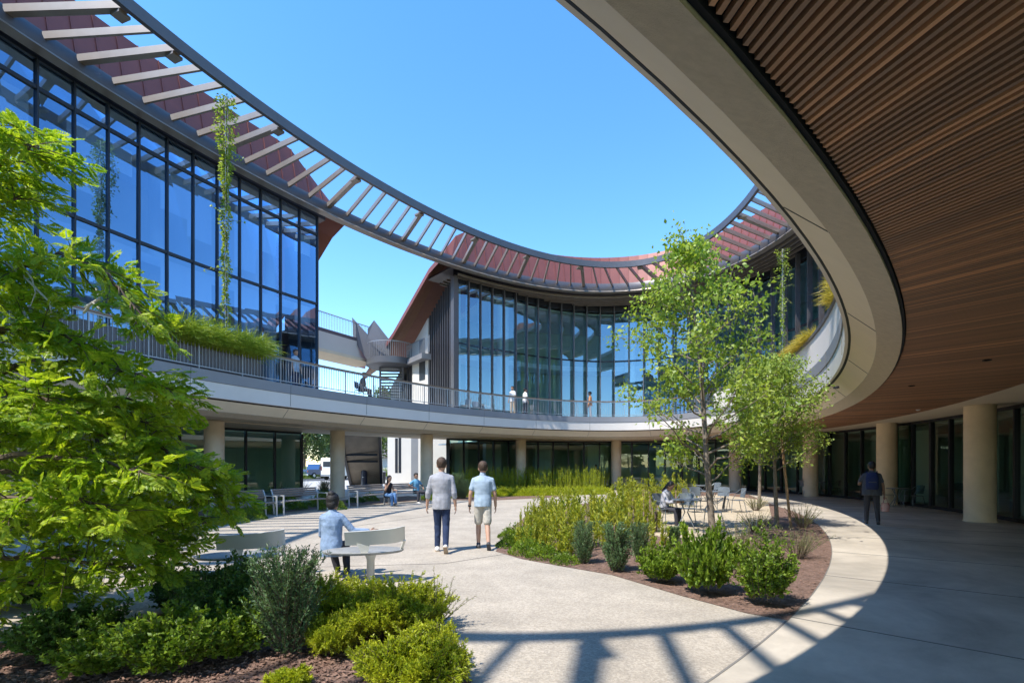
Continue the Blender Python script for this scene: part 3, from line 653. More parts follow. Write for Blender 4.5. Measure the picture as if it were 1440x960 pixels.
    if top:
        g=MB(); sec=torso(.016,-hem); sec[0]=(sec[0][0],X*(.170*w+fat),fw*(.138+fat*.6)); sec[1]=(sec[1][0],X*(.171*w+fat),fw*(.136+fat)); g.loft(sec,22)
        g.cap(at_(.49),at_(.51),.076,.068)
        if collar: g.cap(at_(.515),at_(.55,-.005),.069,.062)
        for s in (1,-1):
            hip,kn,an,sh,el,wr=J[s][:6]
            if sleeve=='short': g.cap(sh,sh.lerp(el,.62),.056,.060); g.cap(at_(.49)+X*s*.03,sh,.05,.054)
            elif sleeve=='none': g.cap(sh-X*s*.03,sh,.06,.055)
            else:
                g.cap(sh,el,.056,.054); g.cap(at_(.49)+X*s*.03,sh,.05,.054); e2=el.lerp(wr,{'long':.88,'three':.35}[sleeve]); g.cap(el,e2,.057,.048)
        remesh(g,'top',top,root,vg,5,.0022)
    if bottom:
        g=MB(); g.loft([(at_(-.1),X*.154*w,fw*(.118+fat*.5)),(at_(-.03),X*(.157*w),fw*(.124+fat*.7)),(at_(.05),X*(.146*w+fat*.5),fw*(.108+fat))],20)
        for s in (1,-1):
            hip,kn,an=J[s][:3]
            if leglen=='long': g.cap(hip,kn,.093+fat*.2,.069); g.cap(kn,kn.lerp(an,.95),.069,.053)
            else: g.cap(hip,hip.lerp(kn,.88),.098,.086)
        remesh(g,'trousers' if leglen=='long' else 'shorts',bottom,root,vg,5,.0022)
    for s in (1,-1):
        heel,ball,fdv,dn=J[s][8:12]; g=MB(); g.cap(heel+dn*-.004,ball,.041,.043); g.cap(ball,ball+fdv*.055,.043,.027); g.cap(J[s][2]-dn*.015,heel,.043,.038); remesh(g,'shoe',shoe,root,.009,3)
        g=MB(); sx_=fdv.cross(dn).normalized(); g.loft([(heel+dn*.030-fdv*.03,sx_*.026,fdv*.001),(heel+dn*.031,sx_*.036,fdv*.035)],8) if 0 else g.bar(heel+dn*.033-fdv*.03,ball+dn*.036+fdv*.06,.075,.016,up=-dn); g.build('sole',SOLE if shoe is SHW else SHD,root)
    hm=MB()
    if hairstyle=='short':
        hm.ell(hc+hd*.038-hf*.022,(.088,.100,.100),HM,18); hm.ell(hc+hd*.085+hf*.02,(.066,.07,.048),HM,14)
        hm.ell(hc-hd*.004-hf*.044,(.076,.060,.066),HM,14)
        for i in range(40):
            a,b=rnd.uniform(-math.pi,0) if i%2 else rnd.uniform(0,6.28),rnd.uniform(.2,1.2); v=HM@Vector((math.cos(a)*math.sin(b)*.076,math.sin(a)*math.sin(b)*.085,math.cos(b)*.088)); hm.ell(hc+hd*.036-hf*.02+v,(.019,.019,.019),None,6)
    else:
        hm.ell(hc+hd*.038-hf*.024,(.091,.100,.100),HM,18); hm.ell(hc-hd*.03-hf*.05,(.078,.058,.085),HM,14)
        for s in (1,-1): hm.ell(hc+hx*s*.066-hf*.02-hd*.01,(.022,.045,.07),HM,10)
        if hairstyle=='bun':
            hm.ell(hc+hd*.105-hf*.075,(.052,.05,.048),HM,12)
            for i in range(46): a=rnd.uniform(0,6.28);b=rnd.uniform(0,3.1); v=Vector((math.cos(a)*math.sin(b),math.sin(a)*math.sin(b),math.cos(b)))*.05; hm.ell(hc+hd*.10-hf*.07+v,(.015,.015,.015),None,6)
            for i in range(40): a=rnd.uniform(-math.pi,0);b=rnd.uniform(.3,1.7); v=HM@Vector((math.cos(a)*math.sin(b)*.082,math.sin(a)*math.sin(b)*.09,math.cos(b)*.09)); hm.ell(hc+hd*.03-hf*.02+v,(.016,.016,.016),None,6)
        if hairstyle=='long': hm.cap(hc-hf*.07,hc-hf*.09-hd*.24,.06,.035); 
        if hairstyle=='tail': hm.cap(hc-hf*.09,hc-hf*.12-hd*.18,.035,.018)
    remesh(hm,'hair',hair,root,.009 if vox<.012 else .014,1,.0015)
    if cap:
        c_=MB(); c_.ell(hc+hd*.045-hf*.008,(.088,.104,.085),HM,18); c_.loft([(hc+hd*.045+hf*.08,hx*.07,hf*.005),(hc+hd*.04+hf*.12,hx*.068,hf*.05)],12); remesh(c_,'cap',cap,root,.009,2)
    if extra: extra(root,J,at_,X,fw,sp)
    return root
D=lambda x,y,z:Vector((x,y,z))
def face(p,q): v=Vector(q)-Vector(p); return math.atan2(-v.x,v.y)
GREY=cloth('grey_marl_knit',(.33,.335,.37),.12); NAVY=cloth('navy_denim',(.03,.045,.095),.22); LBLUE=cloth('pale_blue_cotton',(.33,.42,.52)); KHAKI=cloth('stone_cotton',(.47,.44,.385)); DENIM=cloth('light_denim_shirt',(.24,.33,.48),.22); DARKT=cloth('charcoal_trousers',(.045,.045,.055)); JEAN=cloth('mid_blue_jeans',(.10,.20,.38),.25); BLK=cloth('black_cotton',(.02,.02,.024)); TEAL=cloth('blue_cotton',(.12,.30,.44)); LGREY=cloth('light_grey_knit',(.40,.40,.44)); DKTEE=cloth('dark_grey_cotton',(.06,.066,.082)); WHT=cloth('white_cotton',(.72,.70,.67)); TAN=cloth('tan_cotton',(.50,.38,.26)); ORG=cloth('orange_cotton',(.60,.27,.12)); NVY2=cloth('dark_navy_cotton',(.018,.025,.06))
p1=gp(621,775); p2=gp(679,770.5)
def watch(root,J,at_,X,fw,sp):
    w_=J[-1][5]; MB().tube([w_-J[-1][7]*.02,w_+J[-1][7]*.012],.034,12).build('watch',SHD,root,True)
person('man walking away in a grey long-sleeve knit, navy jeans and white trainers',(p1.x,p1.y,0),R(6),1.80,lean=2,head=(4,0),pel=.935,
  w=1.02,sw=1.12,arms=((D(.20,-.12,-1),D(.10,.16,-1)),(D(-.26,.06,-1),D(-.10,.22,-1))),legs=((D(.0,-.10,-1),D(.0,-.55,-1)),(D(.02,.20,-1),D(-.02,-.06,-1))),feet=(55,2),top=GREY,sleeve='three',bottom=NAVY,shoe=SHW,hem=.15)
person('man walking away in a pale blue polo shirt, stone shorts and dark sandals',(p2.x,p2.y,0),R(3),1.73,lean=2,head=(3,-3),pel=.935,
  w=1.05,sw=1.12,arms=((D(.24,.04,-1),D(.06,.2,-1)),(D(-.26,-.05,-1),D(-.08,.22,-1))),legs=((D(.02,-.14,-1),D(.06,-.52,-1)),(D(-.01,.18,-1),D(.0,-.04,-1))),feet=(58,2),top=LBLUE,bottom=KHAKI,leglen='short',shoe=SHD,hem=.10,skin=SK1,collar=True,extra=watch)
sit=lambda a,b=0.:(D(a,1,-.06),D(b,.06,-1))
pw=gp(476,806)
person('woman with a hair bun in a light denim shirt on the white bench, back turned',(pw.x,pw.y-.30,0),R(6),1.66,pel=.50,lean=8,head=(6,12),w=.96,sw=.9,
  arms=((D(.62,.05,-.80),D(.75,.35,-.05)),(D(-.12,.25,-1),D(.35,1,-.1))),legs=((D(.10,1,-.05),D(.10,-.20,-1)),(D(-.06,1,-.08),D(.24,.02,-1))),feet=(14,4),top=DENIM,sleeve='long',bottom=DARKT,hair=HK,hairstyle='bun',skin=SK2,shoe=SHD,hem=.17)
pf=gp(543,712); pm_=gp(586,706.5)
# seated on the slatted benches facing the court
f1=(pf.x-.05,pf.y+.42,0)
person('woman in a black top and blue jeans sitting on a slatted bench, drinking',f1,face(f1,(2.0,14,0)),1.66,pel=.50,lean=10,head=(6,0),w=.96,sw=.9,arms=((D(.3,.35,-.75),D(-.25,.55,1)),(D(-.2,.35,-1),D(.25,1,.0))),legs=(sit(.05,.0),(D(.02,1,.08),D(.15,.35,-1))),feet=(0,20),top=BLK,sleeve='none',bottom=JEAN,hair=HK,hairstyle='long',skin=SK2,shoe=SHD,vox=.011)
f2=(pm_.x-.1,pm_.y+.42,0)
person('man in a blue T-shirt and dark trousers sitting on the far slatted bench',f2,face(f2,(3.5,15,0)),1.74,pel=.50,lean=-4,head=(10,0),arms=((D(.8,-.05,-.6),D(-.5,.7,-.35)),(D(-.7,.0,-.7),D(.4,.8,-.4))),legs=(sit(.25,.1),sit(-.25,-.15)),feet=(0,0),top=TEAL,bottom=DARKT,hair=HK,skin=SK2,vox=.011)
wt=gp(934,737)
person('woman in a light grey sweater reading at the round cafe table in the planted court',(wt.x,wt.y,0),face((wt.x,wt.y,0),(wt.x+.9,wt.y-1.0,0)),1.66,pel=.50,lean=10,head=(32,0),w=.96,sw=.9,arms=((D(.12,.45,-.85),D(-.25,1,.05)),(D(-.12,.45,-.85),D(.25,1,.05))),legs=(sit(.02,.0),sit(-.03,.0)),top=LGREY,sleeve='long',bottom=DARKT,hair=HK,hairstyle='long',skin=SK2,shoe=SHD,vox=.010)
def pack(root,J,at_,X,fw,sp):
    g=MB(); g.loft([(at_(.02,-.17),X*.13,fw*.06),(at_(.10,-.20),X*.155,fw*.09),(at_(.34,-.20),X*.15,fw*.085),(at_(.47,-.165),X*.12,fw*.05),(at_(.50,-.15),X*.06,fw*.02)],18)
    for s in (1,-1): g.tube([at_(.46,-.12)+X*s*.10,at_(.54,-.01)+X*s*.12,at_(.44,.13)+X*s*.12,at_(.2,.12)+X*s*.16,at_(.1,-.1)+X*s*.15],.018,6)
    remesh(g,'backpack_shell',cloth('navy_nylon',(.02,.03,.09)),root,.012,3); MB().bar(at_(.22,-.285)-X*.09,at_(.22,-.285)+X*.09,.012,.02).build('backpack_pocket_zip',SHD,root)
pr=gp(1226,736)
person('man in a dark cap and grey T-shirt with navy backpack walking in the shade',(pr.x,pr.y,0),R(-33),1.76,lean=4,head=(8,0),pel=.93,w=1.12,sw=1.08,fat=.045,arms=((D(.30,-.02,-1),D(.12,.12,-1)),(D(-.42,.02,-.9),D(.1,.8,.55))),legs=((D(.05,-.06,-1),D(.06,-.30,-1)),(D(-.06,.14,-1),D(-.02,-.02,-1))),feet=(36,2),top=DKTEE,bottom=DARKT,skin=SK3,hair=HK,shoe=SHD,cap=BLK,extra=pack,vox=.010)
hb=MB(); c=Vector((pr.x+.25,pr.y-.17,0)); hb.loft([((c.x,c.y,.36),(.10,0,0),(0,.06,0)),((c.x,c.y,.50),(.115,0,0),(0,.075,0)),((c.x,c.y,.60),(.10,0,0),(0,.05,0))],14); hb.tube([(c.x-.07,c.y,.59),(c.x-.03,c.y,.74),(c.x+.03,c.y,.74),(c.x+.07,c.y,.59)],.008,6)
tag(hb.build('carrier_bag',[mat('red_bag_fabric',(.42,.07,.07),.8,var=.3,vscale=9,col2=(.62,.45,.42))],None,True),'red and pink bag carried in the right hand of the man with the backpack','bag')
# small figures on the balcony and at the far door
def far(label,px,off,rz,top,bottom,hair=HK,skin=SK2,h=1.72,z=4.70,t=None,**k):
    best=None
    for i in range(-600,2400):
        tt=i*.05; e=E(tt,off)
        if e.y<6: continue
        u=720+F*e.x/e.y
        if best is None or abs(u-px)<best[0]: best=(abs(u-px),e)
    e=best[1]; far.at=e; kw=dict(arms=((D(.2,.05,-1),D(.05,.35,-1)),(D(-.2,.05,-1),D(-.05,.35,-1))),legs=((D(.03,.05,-1),D(.03,-.05,-1)),(D(-.03,-.05,-1),D(-.03,-.12,-1)))); kw.update(k)
    return person(label,(e.x,e.y,z),rz,h,vox=.013,top=top,bottom=bottom,hair=hair,skin=skin,**kw)
far('man in a white shirt and tan trousers standing at the balcony railing',721,.75,R(150),WHT,TAN,sleeve='short')
far('person in a white top and dark trousers at the balcony railing, right of tan trousers',738,.9,R(-60),WHT,DARKT)
far('person in an orange top and grey trousers walking along the balcony',830,.75,R(75),ORG,GREY,sleeve='long')
far('person in blue standing on the balcony against the blue glass corner',415,1.2,R(-110),LBLUE,NAVY,hair=HB)
far('person with dark hair in black behind the railing where the passage opens',508,1.0,R(-100),BLK,DARKT,pel=.50,z=4.7,lean=12,legs=(sit(.05),sit(-.05)))
SEAT=(far.at.x,far.at.y)
e=gp(838,686); person('person in a navy jacket and grey trousers walking to the far glass door',(7.05,34.6,0) if 0 else (pd(838,680,36.2).x,36.2,0),R(-8),1.70,vox=.013,top=NVY2,sleeve='long',bottom=GREY,hair=HK,skin=SK2,arms=((D(.2,.05,-1),D(.05,.25,-1)),(D(-.2,-.05,-1),D(-.05,.2,-1))),legs=((D(.03,.12,-1),D(.03,-.02,-1)),(D(-.03,-.1,-1),D(-.03,-.25,-1))))
# ================================================================ furniture
M['seatgrey']=mat('shaded_perforated_steel',(.33,.33,.315),.45,metal=.2,speck=.35,sscale=70)  # perforated steel, its grey also taking in the backrest's shade
def lounge(label,loc,rz):
    """oval seat on a pedestal with a folded sheet backrest; local +y is the open court side"""
    t=thing('lounge_bench',label,'bench',loc,rz,'white sculpted lounge benches')
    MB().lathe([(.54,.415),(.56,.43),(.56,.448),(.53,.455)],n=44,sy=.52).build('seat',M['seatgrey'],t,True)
    MB().lathe([(.11,.0),(.115,.012),(.065,.03),(.055,.08),(.055,.30),(.08,.38),(.15,.413)],(.10,0,0),n=22).build('pedestal',M['bwhite'],t,True)
    b=MB(); top=[];bot=[];n=22
    for i in range(n):
        f=i/(n-1); x=-.22+f*.80; y=-.20-.08*math.sin(f*math.pi*.9)+(.16*max(0,(f-.78)/.22)**1.5)
        top.append((x,y-.08,.74+.05*f)); bot.append((x,y,.545+.03*f))
    vs=[];fs=[]
    for i in range(n):
        a,c=Vector(top[i]),Vector(bot[i]); vs+=[a,c,c+Vector((0,.016,0)),a+Vector((0,.016,.004))]
    for i in range(n-1):
        for k in range(4): fs.append((i*4+k,(i+1)*4+k,(i+1)*4+(k+1)%4,i*4+(k+1)%4))
    fs+=[(0,1,2,3),((n-1)*4+3,(n-1)*4+2,(n-1)*4+1,(n-1)*4)]
    b.add(vs,fs); b.build('backrest',M['bwhite'],t,True)
    br=MB()
    br.add([(-.06,-.262,.575),(.12,-.272,.575),(.09,-.255,.452),(.0,-.255,.452),(-.06,-.248,.575),(.12,-.258,.575),(.09,-.241,.452),(.0,-.241,.452)],[(0,1,2,3),(7,6,5,4),(0,4,5,1),(1,5,6,2),(2,6,7,3),(3,7,4,0)])
    br.build('bracket',M['bwhite'],t); MB().bar((.575,-.10,.585),(.53,-.02,.452),.04,.014).build('bracket',M['bwhite'],t); return t
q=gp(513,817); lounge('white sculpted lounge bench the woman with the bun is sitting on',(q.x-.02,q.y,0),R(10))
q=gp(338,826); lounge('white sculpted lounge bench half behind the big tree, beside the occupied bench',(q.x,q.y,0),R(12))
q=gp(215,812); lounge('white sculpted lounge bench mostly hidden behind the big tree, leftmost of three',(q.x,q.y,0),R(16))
# slatted benches on pale steel frames along the curved bed
def slatbench():
    t=thing('slatted_bench','x','bench',(0,0,0),0,'slatted benches along the curved bed'); L=1.95
    for x in (-L/2+.06,L/2-.06):
        m=MB(); m.bar((x,.02,.0),(x,.02,.66),.045,.03); m.bar((x,.02,.645),(x,-.50,.645),.045,.03); m.bar((x,-.50,.66),(x,-.46,0),.045,.03); m.bar((x,-.05,.42),(x,-.46,.42),.04,.03); m.bar((x,-.50,.62),(x,-.60,.84),.04,.03); m.build('frame',M['steel'],t)
    s=MB()
    for i in range(6): s.box((0,-.06-i*.078,.445),(L-.14,.062,.028))
    s.build('seat',M['bencht'],t); s=MB()
    for i in range(4): s.box((0,-.50-i*.030,.60+i*.072),(L-.14,.024,.058),M=Matrix.Rotation(R(-22),3,'X'))
    s.build('backrest',M['bencht'],t); return t
proto=slatbench(); SB=[(78.2,'slatted bench the man in the blue T-shirt sits on, farthest along the curve'),(85.2,'slatted bench the woman in jeans sits on'),(96.2,'empty slatted bench in front of the passage and the dark glass box'),(103.4,'empty slatted bench at the right edge of the big tree, left of another'),(110.5,'slatted bench seen only through the big tree'),(117.,'slatted bench hidden deepest behind the big tree')]
for i,(t,lb) in enumerate(SB):
    p=E(t,-2.05); a=nang(t)+math.pi/2; o=proto if i==0 else copy_tree(proto); o.location=p; o.rotation_euler=(0,0,a); o['label']=lb
# cafe chairs and tables
def cafechair():
    t=thing('cafe_chair','x','chair',(0,0,0),0,'grey steel cafe chairs')
    s=MB(); s.add([(-.22,-.20,.445),(.22,-.20,.445),(.23,.0,.435),(.22,.22,.45),(-.22,.22,.45),(-.23,.0,.435),(-.22,-.20,.43),(.22,-.20,.43),(.23,.0,.42),(.22,.22,.435),(-.22,.22,.435),(-.23,.0,.42)],[(0,1,2,5),(5,2,3,4),(11,8,7,6),(10,9,8,11),(0,6,7,1),(1,7,8,2),(2,8,9,3),(3,9,10,4),(4,10,11,5),(5,11,6,0)]); s.build('seat',M['cafe'],t)
    b=MB(); n=9; vs=[];fs=[]
    for i in range(n):
        a=-.62+1.24*i/(n-1); x=.36*math.sin(a); y=-.02-.235*math.cos(a)
        vs+=[(x,y-.06,.86-.03*abs(a)),(x*.95,y,.52),(x*.95,y+.006,.52),(x,y-.054,.86-.03*abs(a))]
    for i in range(n-1):
        for k in range(4): fs.append((i*4+k,i*4+4+k,i*4+4+(k+1)%4,i*4+(k+1)%4))
    b.add(vs,fs); b.build('backrest',M['cafe'],t,True)
    for s_ in (1,-1):
        MB().tube([(s_*.20,.20,.44),(s_*.245,.25,0)],.011,7).build('leg',M['cafe'],t); MB().tube([(s_*.20,-.18,.44),(s_*.235,-.28,0)],.011,7).build('leg',M['cafe'],t)
        MB().tube([(s_*.21,-.24,.80),(s_*.275,-.10,.675),(s_*.28,.12,.655),(s_*.235,.22,.45)],.011,7).build('armrest',M['cafe'],t)
    return t
def cafetable():
    t=thing('cafe_table','x','table',(0,0,0),0,'round grey cafe tables'); MB().lathe([(.36,.715),(.375,.72),(.375,.74),(.36,.745)],n=32).build('tabletop',M['cafe'],t,True)
    for i in range(4): a=i*math.pi/2+.4; MB().tube([(math.cos(a)*.30,math.sin(a)*.30,0),(math.cos(a)*.05,math.sin(a)*.05,.40),(math.cos(a)*.20,math.sin(a)*.20,.715)],.012,7).build('leg',M['cafe'],t)
    return t
ch0=cafechair(); tb0=cafetable(); _u=[False,False]
def put(kind,x,y,rz,lb,z=0.):
    i=0 if kind=='c' else 1; pr_=(ch0,tb0)[i]; o=pr_ if not _u[i] else copy_tree(pr_); _u[i]=True; o.location=(x,y,z); o.rotation_euler=(0,0,rz); o['label']=lb
T1=gp(965,741); T2=gp(1000,720); T3=gp(985,705)
put('t',T1.x,T1.y,0,'round grey cafe table the woman in the grey sweater leans on'); put('t',T2.x,T2.y,.3,'round grey cafe table behind the slender tree trunk, second from the reading woman'); put('t',T3.x,T3.y,.6,'round grey cafe table at the back of the gravel terrace')
wp=(wt.x,wt.y-.02); put('c',wp[0],wp[1],face((wp[0],wp[1],0),(T1.x,T1.y,0)),'grey cafe chair under the reading woman')
def around(T_,lst):
    for dx,dy,lb in lst: put('c',T_.x+dx,T_.y+dy,face((dx,dy,0),(0,0,0)),lb)
around(T1,[(.62,-.25,'empty grey cafe chair just left of the slender tree trunk'),(.25,.68,'empty grey cafe chair behind the nearest cafe table'),])
around(T2,[(.85,-.05,'pale empty cafe chair right of the tree trunk, turned toward the middle table'),(.60,.62,'pale empty cafe chair right of the tree trunk, farther back than its neighbour'),(-.15,.75,'empty grey cafe chair on the far side of the middle cafe table'),(-.72,-.1,'empty grey cafe chair left of the middle cafe table')])
around(T3,[(-.7,.0,'empty grey cafe chair left of the back table on the gravel terrace'),(.68,.25,'empty grey cafe chair right of the back table on the gravel terrace')])
S1=E(308.5,3.3); S1=gp(1262,712)
put('t',S1.x,S1.y,0,'round dark cafe table in the walkway shade beside the man with the backpack'); put('c',S1.x+.62,S1.y-.05,face((1,0,0),(0,0,0)),'dark cafe chair right of the shaded cafe table by the column'); put('c',S1.x+.05,S1.y+.72,face((0,1,0),(0,0,0)),'dark cafe chair behind the shaded cafe table by the column')
S2=gp(1152,697); put('t',S2.x,S2.y,0,'round dark cafe table at the foot of the farthest right column'); put('c',S2.x-.72,S2.y,face((-1,0,0),(0,0,0)),'dark cafe chair left of the farthest right column'); put('c',S2.x+.62,S2.y-.3,face((1,-.3,0),(0,0,0)),'dark cafe chair right of the farthest right column')
S3=gp(1345,706); put('c',S3.x+.2,S3.y+.1,R(140),'greenish chair seen through the glass left of the nearest column')
# balcony loungers: pale chairs behind the far railing
for i,(px,lb) in enumerate(((655,'pale chair on the balcony, leftmost of the group behind the far railing'),(670,'pale chair on the balcony, second of the group behind the far railing'),(684,'pale chair on the balcony, third of the group behind the far railing'),(752,'pale chair on the balcony just right of the standing couple'))):
    d=29+i*1.1; q=pd(px,575,d); put('c',q.x,d,R(150+i*50),lb,4.70)
put('c',SEAT[0],SEAT[1],R(-100),'cafe chair under the dark-haired person in black on the balcony',4.70)
# ================================================================ blue help pole, bin, sign
q=pd(512,680,37.); o=thing('help_pole','dark navy emergency pole with pale lights standing under the stair','pole',(q.x,37.,0)); MB().lathe([(.22,0),(.22,2.35),(.17,2.4)],n=18).build('shaft',mat('navy_paint',(.012,.02,.055),.35),o,True)
for z in (.75,1.45,2.15): MB().lathe([(.07,-.02),(.07,.02)],(0,-.215,z),12).build('lamp',M['intw'],o,True)
# ================================================================ vehicles in the car park
def car(name,label,cat,loc,rz,body,kind):
    t=thing(name,label,cat,loc,rz); m=MB(); wy=.92
    def prism(P,w,mb,mi=0):
        k=len(P); mb.add([(x,-w,z) for x,z in P]+[(x,w,z) for x,z in P],[tuple(range(k)),tuple(range(2*k-1,k-1,-1))]+[(i,i+k,(i+1)%k+k,(i+1)%k) for i in range(k)],mi)
    if kind=='pickup':
        prism([(-2.7,.5),(2.6,.5),(2.7,.95),(1.3,1.12),(.55,1.78),(-.75,1.80),(-.95,1.12),(-2.7,1.12)],wy,m); m.build('body',body,t)
        g=MB(); prism([(1.12,1.15),(.5,1.70),(-.65,1.72),(-.8,1.15)],wy+.006,g); g.build('window',M['frame'],t); g=MB(); g.box((-2.71,0,.85),(.02,1.5,.3)); g.build('tailgate',body,t); g=MB(); g.box((-2.75,0,.5),(.12,1.8,.2)); g.build('bumper',M['steel'],t)
        for s in (1,-1): g=MB(); g.box((-2.71,s*.82,.9),(.03,.14,.28)); g.build('tail_light',M['red'],t)
    else:
        prism([(-2.6,.45),(2.6,.45),(2.75,1.0),(2.1,1.3),(1.5,2.2),(1.2,2.42),(-2.5,2.45),(-2.62,2.2)],.98,m); m.build('body',body,t)
        g=MB(); prism([(1.95,1.35),(1.45,2.12),(.6,2.15),(.6,1.35)],.986,g); g.build('window',M['frame'],t); g=MB(); g.box((-2.62,0,1.75),(.03,1.4,.6)); g.build('rear_window',M['frame'],t); g=MB(); g.box((-2.66,0,.52),(.12,1.9,.22)); g.build('bumper',M['slab'],t)
        for s in (1,-1): g=MB(); g.box((-2.63,s*.9,1.3),(.03,.12,.5)); g.build('tail_light',M['red'],t)
    for x in (-1.75,1.75):
        for s in (1,-1):
            w=MB(); w.tube([(x,s*.80,.37),(x,s*(.95 if kind=='pickup' else 1.0),.37)],.37,18); o=w.build('wheel',mat('tyre_rubber',(.02,.02,.02),.9) if 'tyre_rubber' not in bpy.data.materials else bpy.data.materials['tyre_rubber'],t); r=MB(); r.tube([(x,s*.90,.37),(x,s*(.957 if kind=='pickup' else 1.007),.37)],.2,12); r.build('rim',M['steel'],o)
    return t
q=pd(447.5,668,62); car('pickup_truck','dark blue pickup truck parked beyond the passage beside a white van','pickup truck',(q.x,62,0),R(70),mat('blue_car_paint',(.03,.075,.19),.25),'pickup')
q=pd(466.5,668,57); car('van','white van parked beyond the passage, partly behind a column','van',(q.x+1.25,57,0),R(75),mat('white_car_paint',(.78,.78,.79),.25),'van')
# white building with slot windows and the small house behind
wbx=thing('white_building','white rendered building with two tall slot windows seen through the passage','building'); d=47
def bx(mb,x0,x1,y0,y1,z0,z1): mb.box(((x0+x1)/2,(y0+y1)/2,(z0+z1)/2),(x1-x0,y1-y0,z1-z0))
xa,xb=pd(545,0,d).x,pd(600,0,d).x
m=MB(); bx(m,xa,xb+3,d,d+9,0,5.4); m.build('wall',M['white'],wbx)
for px,w_,z0,z1 in ((557.5,.13,.9,4.2),(562.3,.13,.9,4.3),(583,.33,.2,4.6)): x=pd(px,0,d).x; m=MB(); bx(m,x-w_,x+w_,d-.012,d+.05,z0,z1); m.build('window',M['slab'] if w_>.2 else M['frame'],wbx)
hs=thing('house','small house with a grey pitched roof far behind the stair','building'); c=pd(537,650,88); m=MB(); bx(m,c.x-9,c.x+7,88,96,0,3.2); m.build('wall',M['white'],hs)
m=MB(); m.add([(c.x-9.8,87.2,3.1),(c.x+7.8,87.2,3.1),(c.x+7.8,96.8,3.1),(c.x-9.8,96.8,3.1),(c.x-9.8,92,6.4),(c.x+7.8,92,6.4)],[(0,1,5,4),(2,3,4,5),(0,4,3),(1,2,5),(3,2,1,0)]); m.build('roof',mat('grey_shingle',(.16,.15,.15),.85,var=.2,vscale=1),hs)
b=thing('waste_bin','dark grey bin standing beside the white building','bin',(pd(537,0,44).x,44,0)); MB().lathe([(.3,0),(.36,.95),(.38,1.0)],n=16).build('body',M['frame'],b,True); MB().lathe([(.39,1.0),(.39,1.06),(.2,1.16)],n=16).build('lid',M['slab'],b,True)
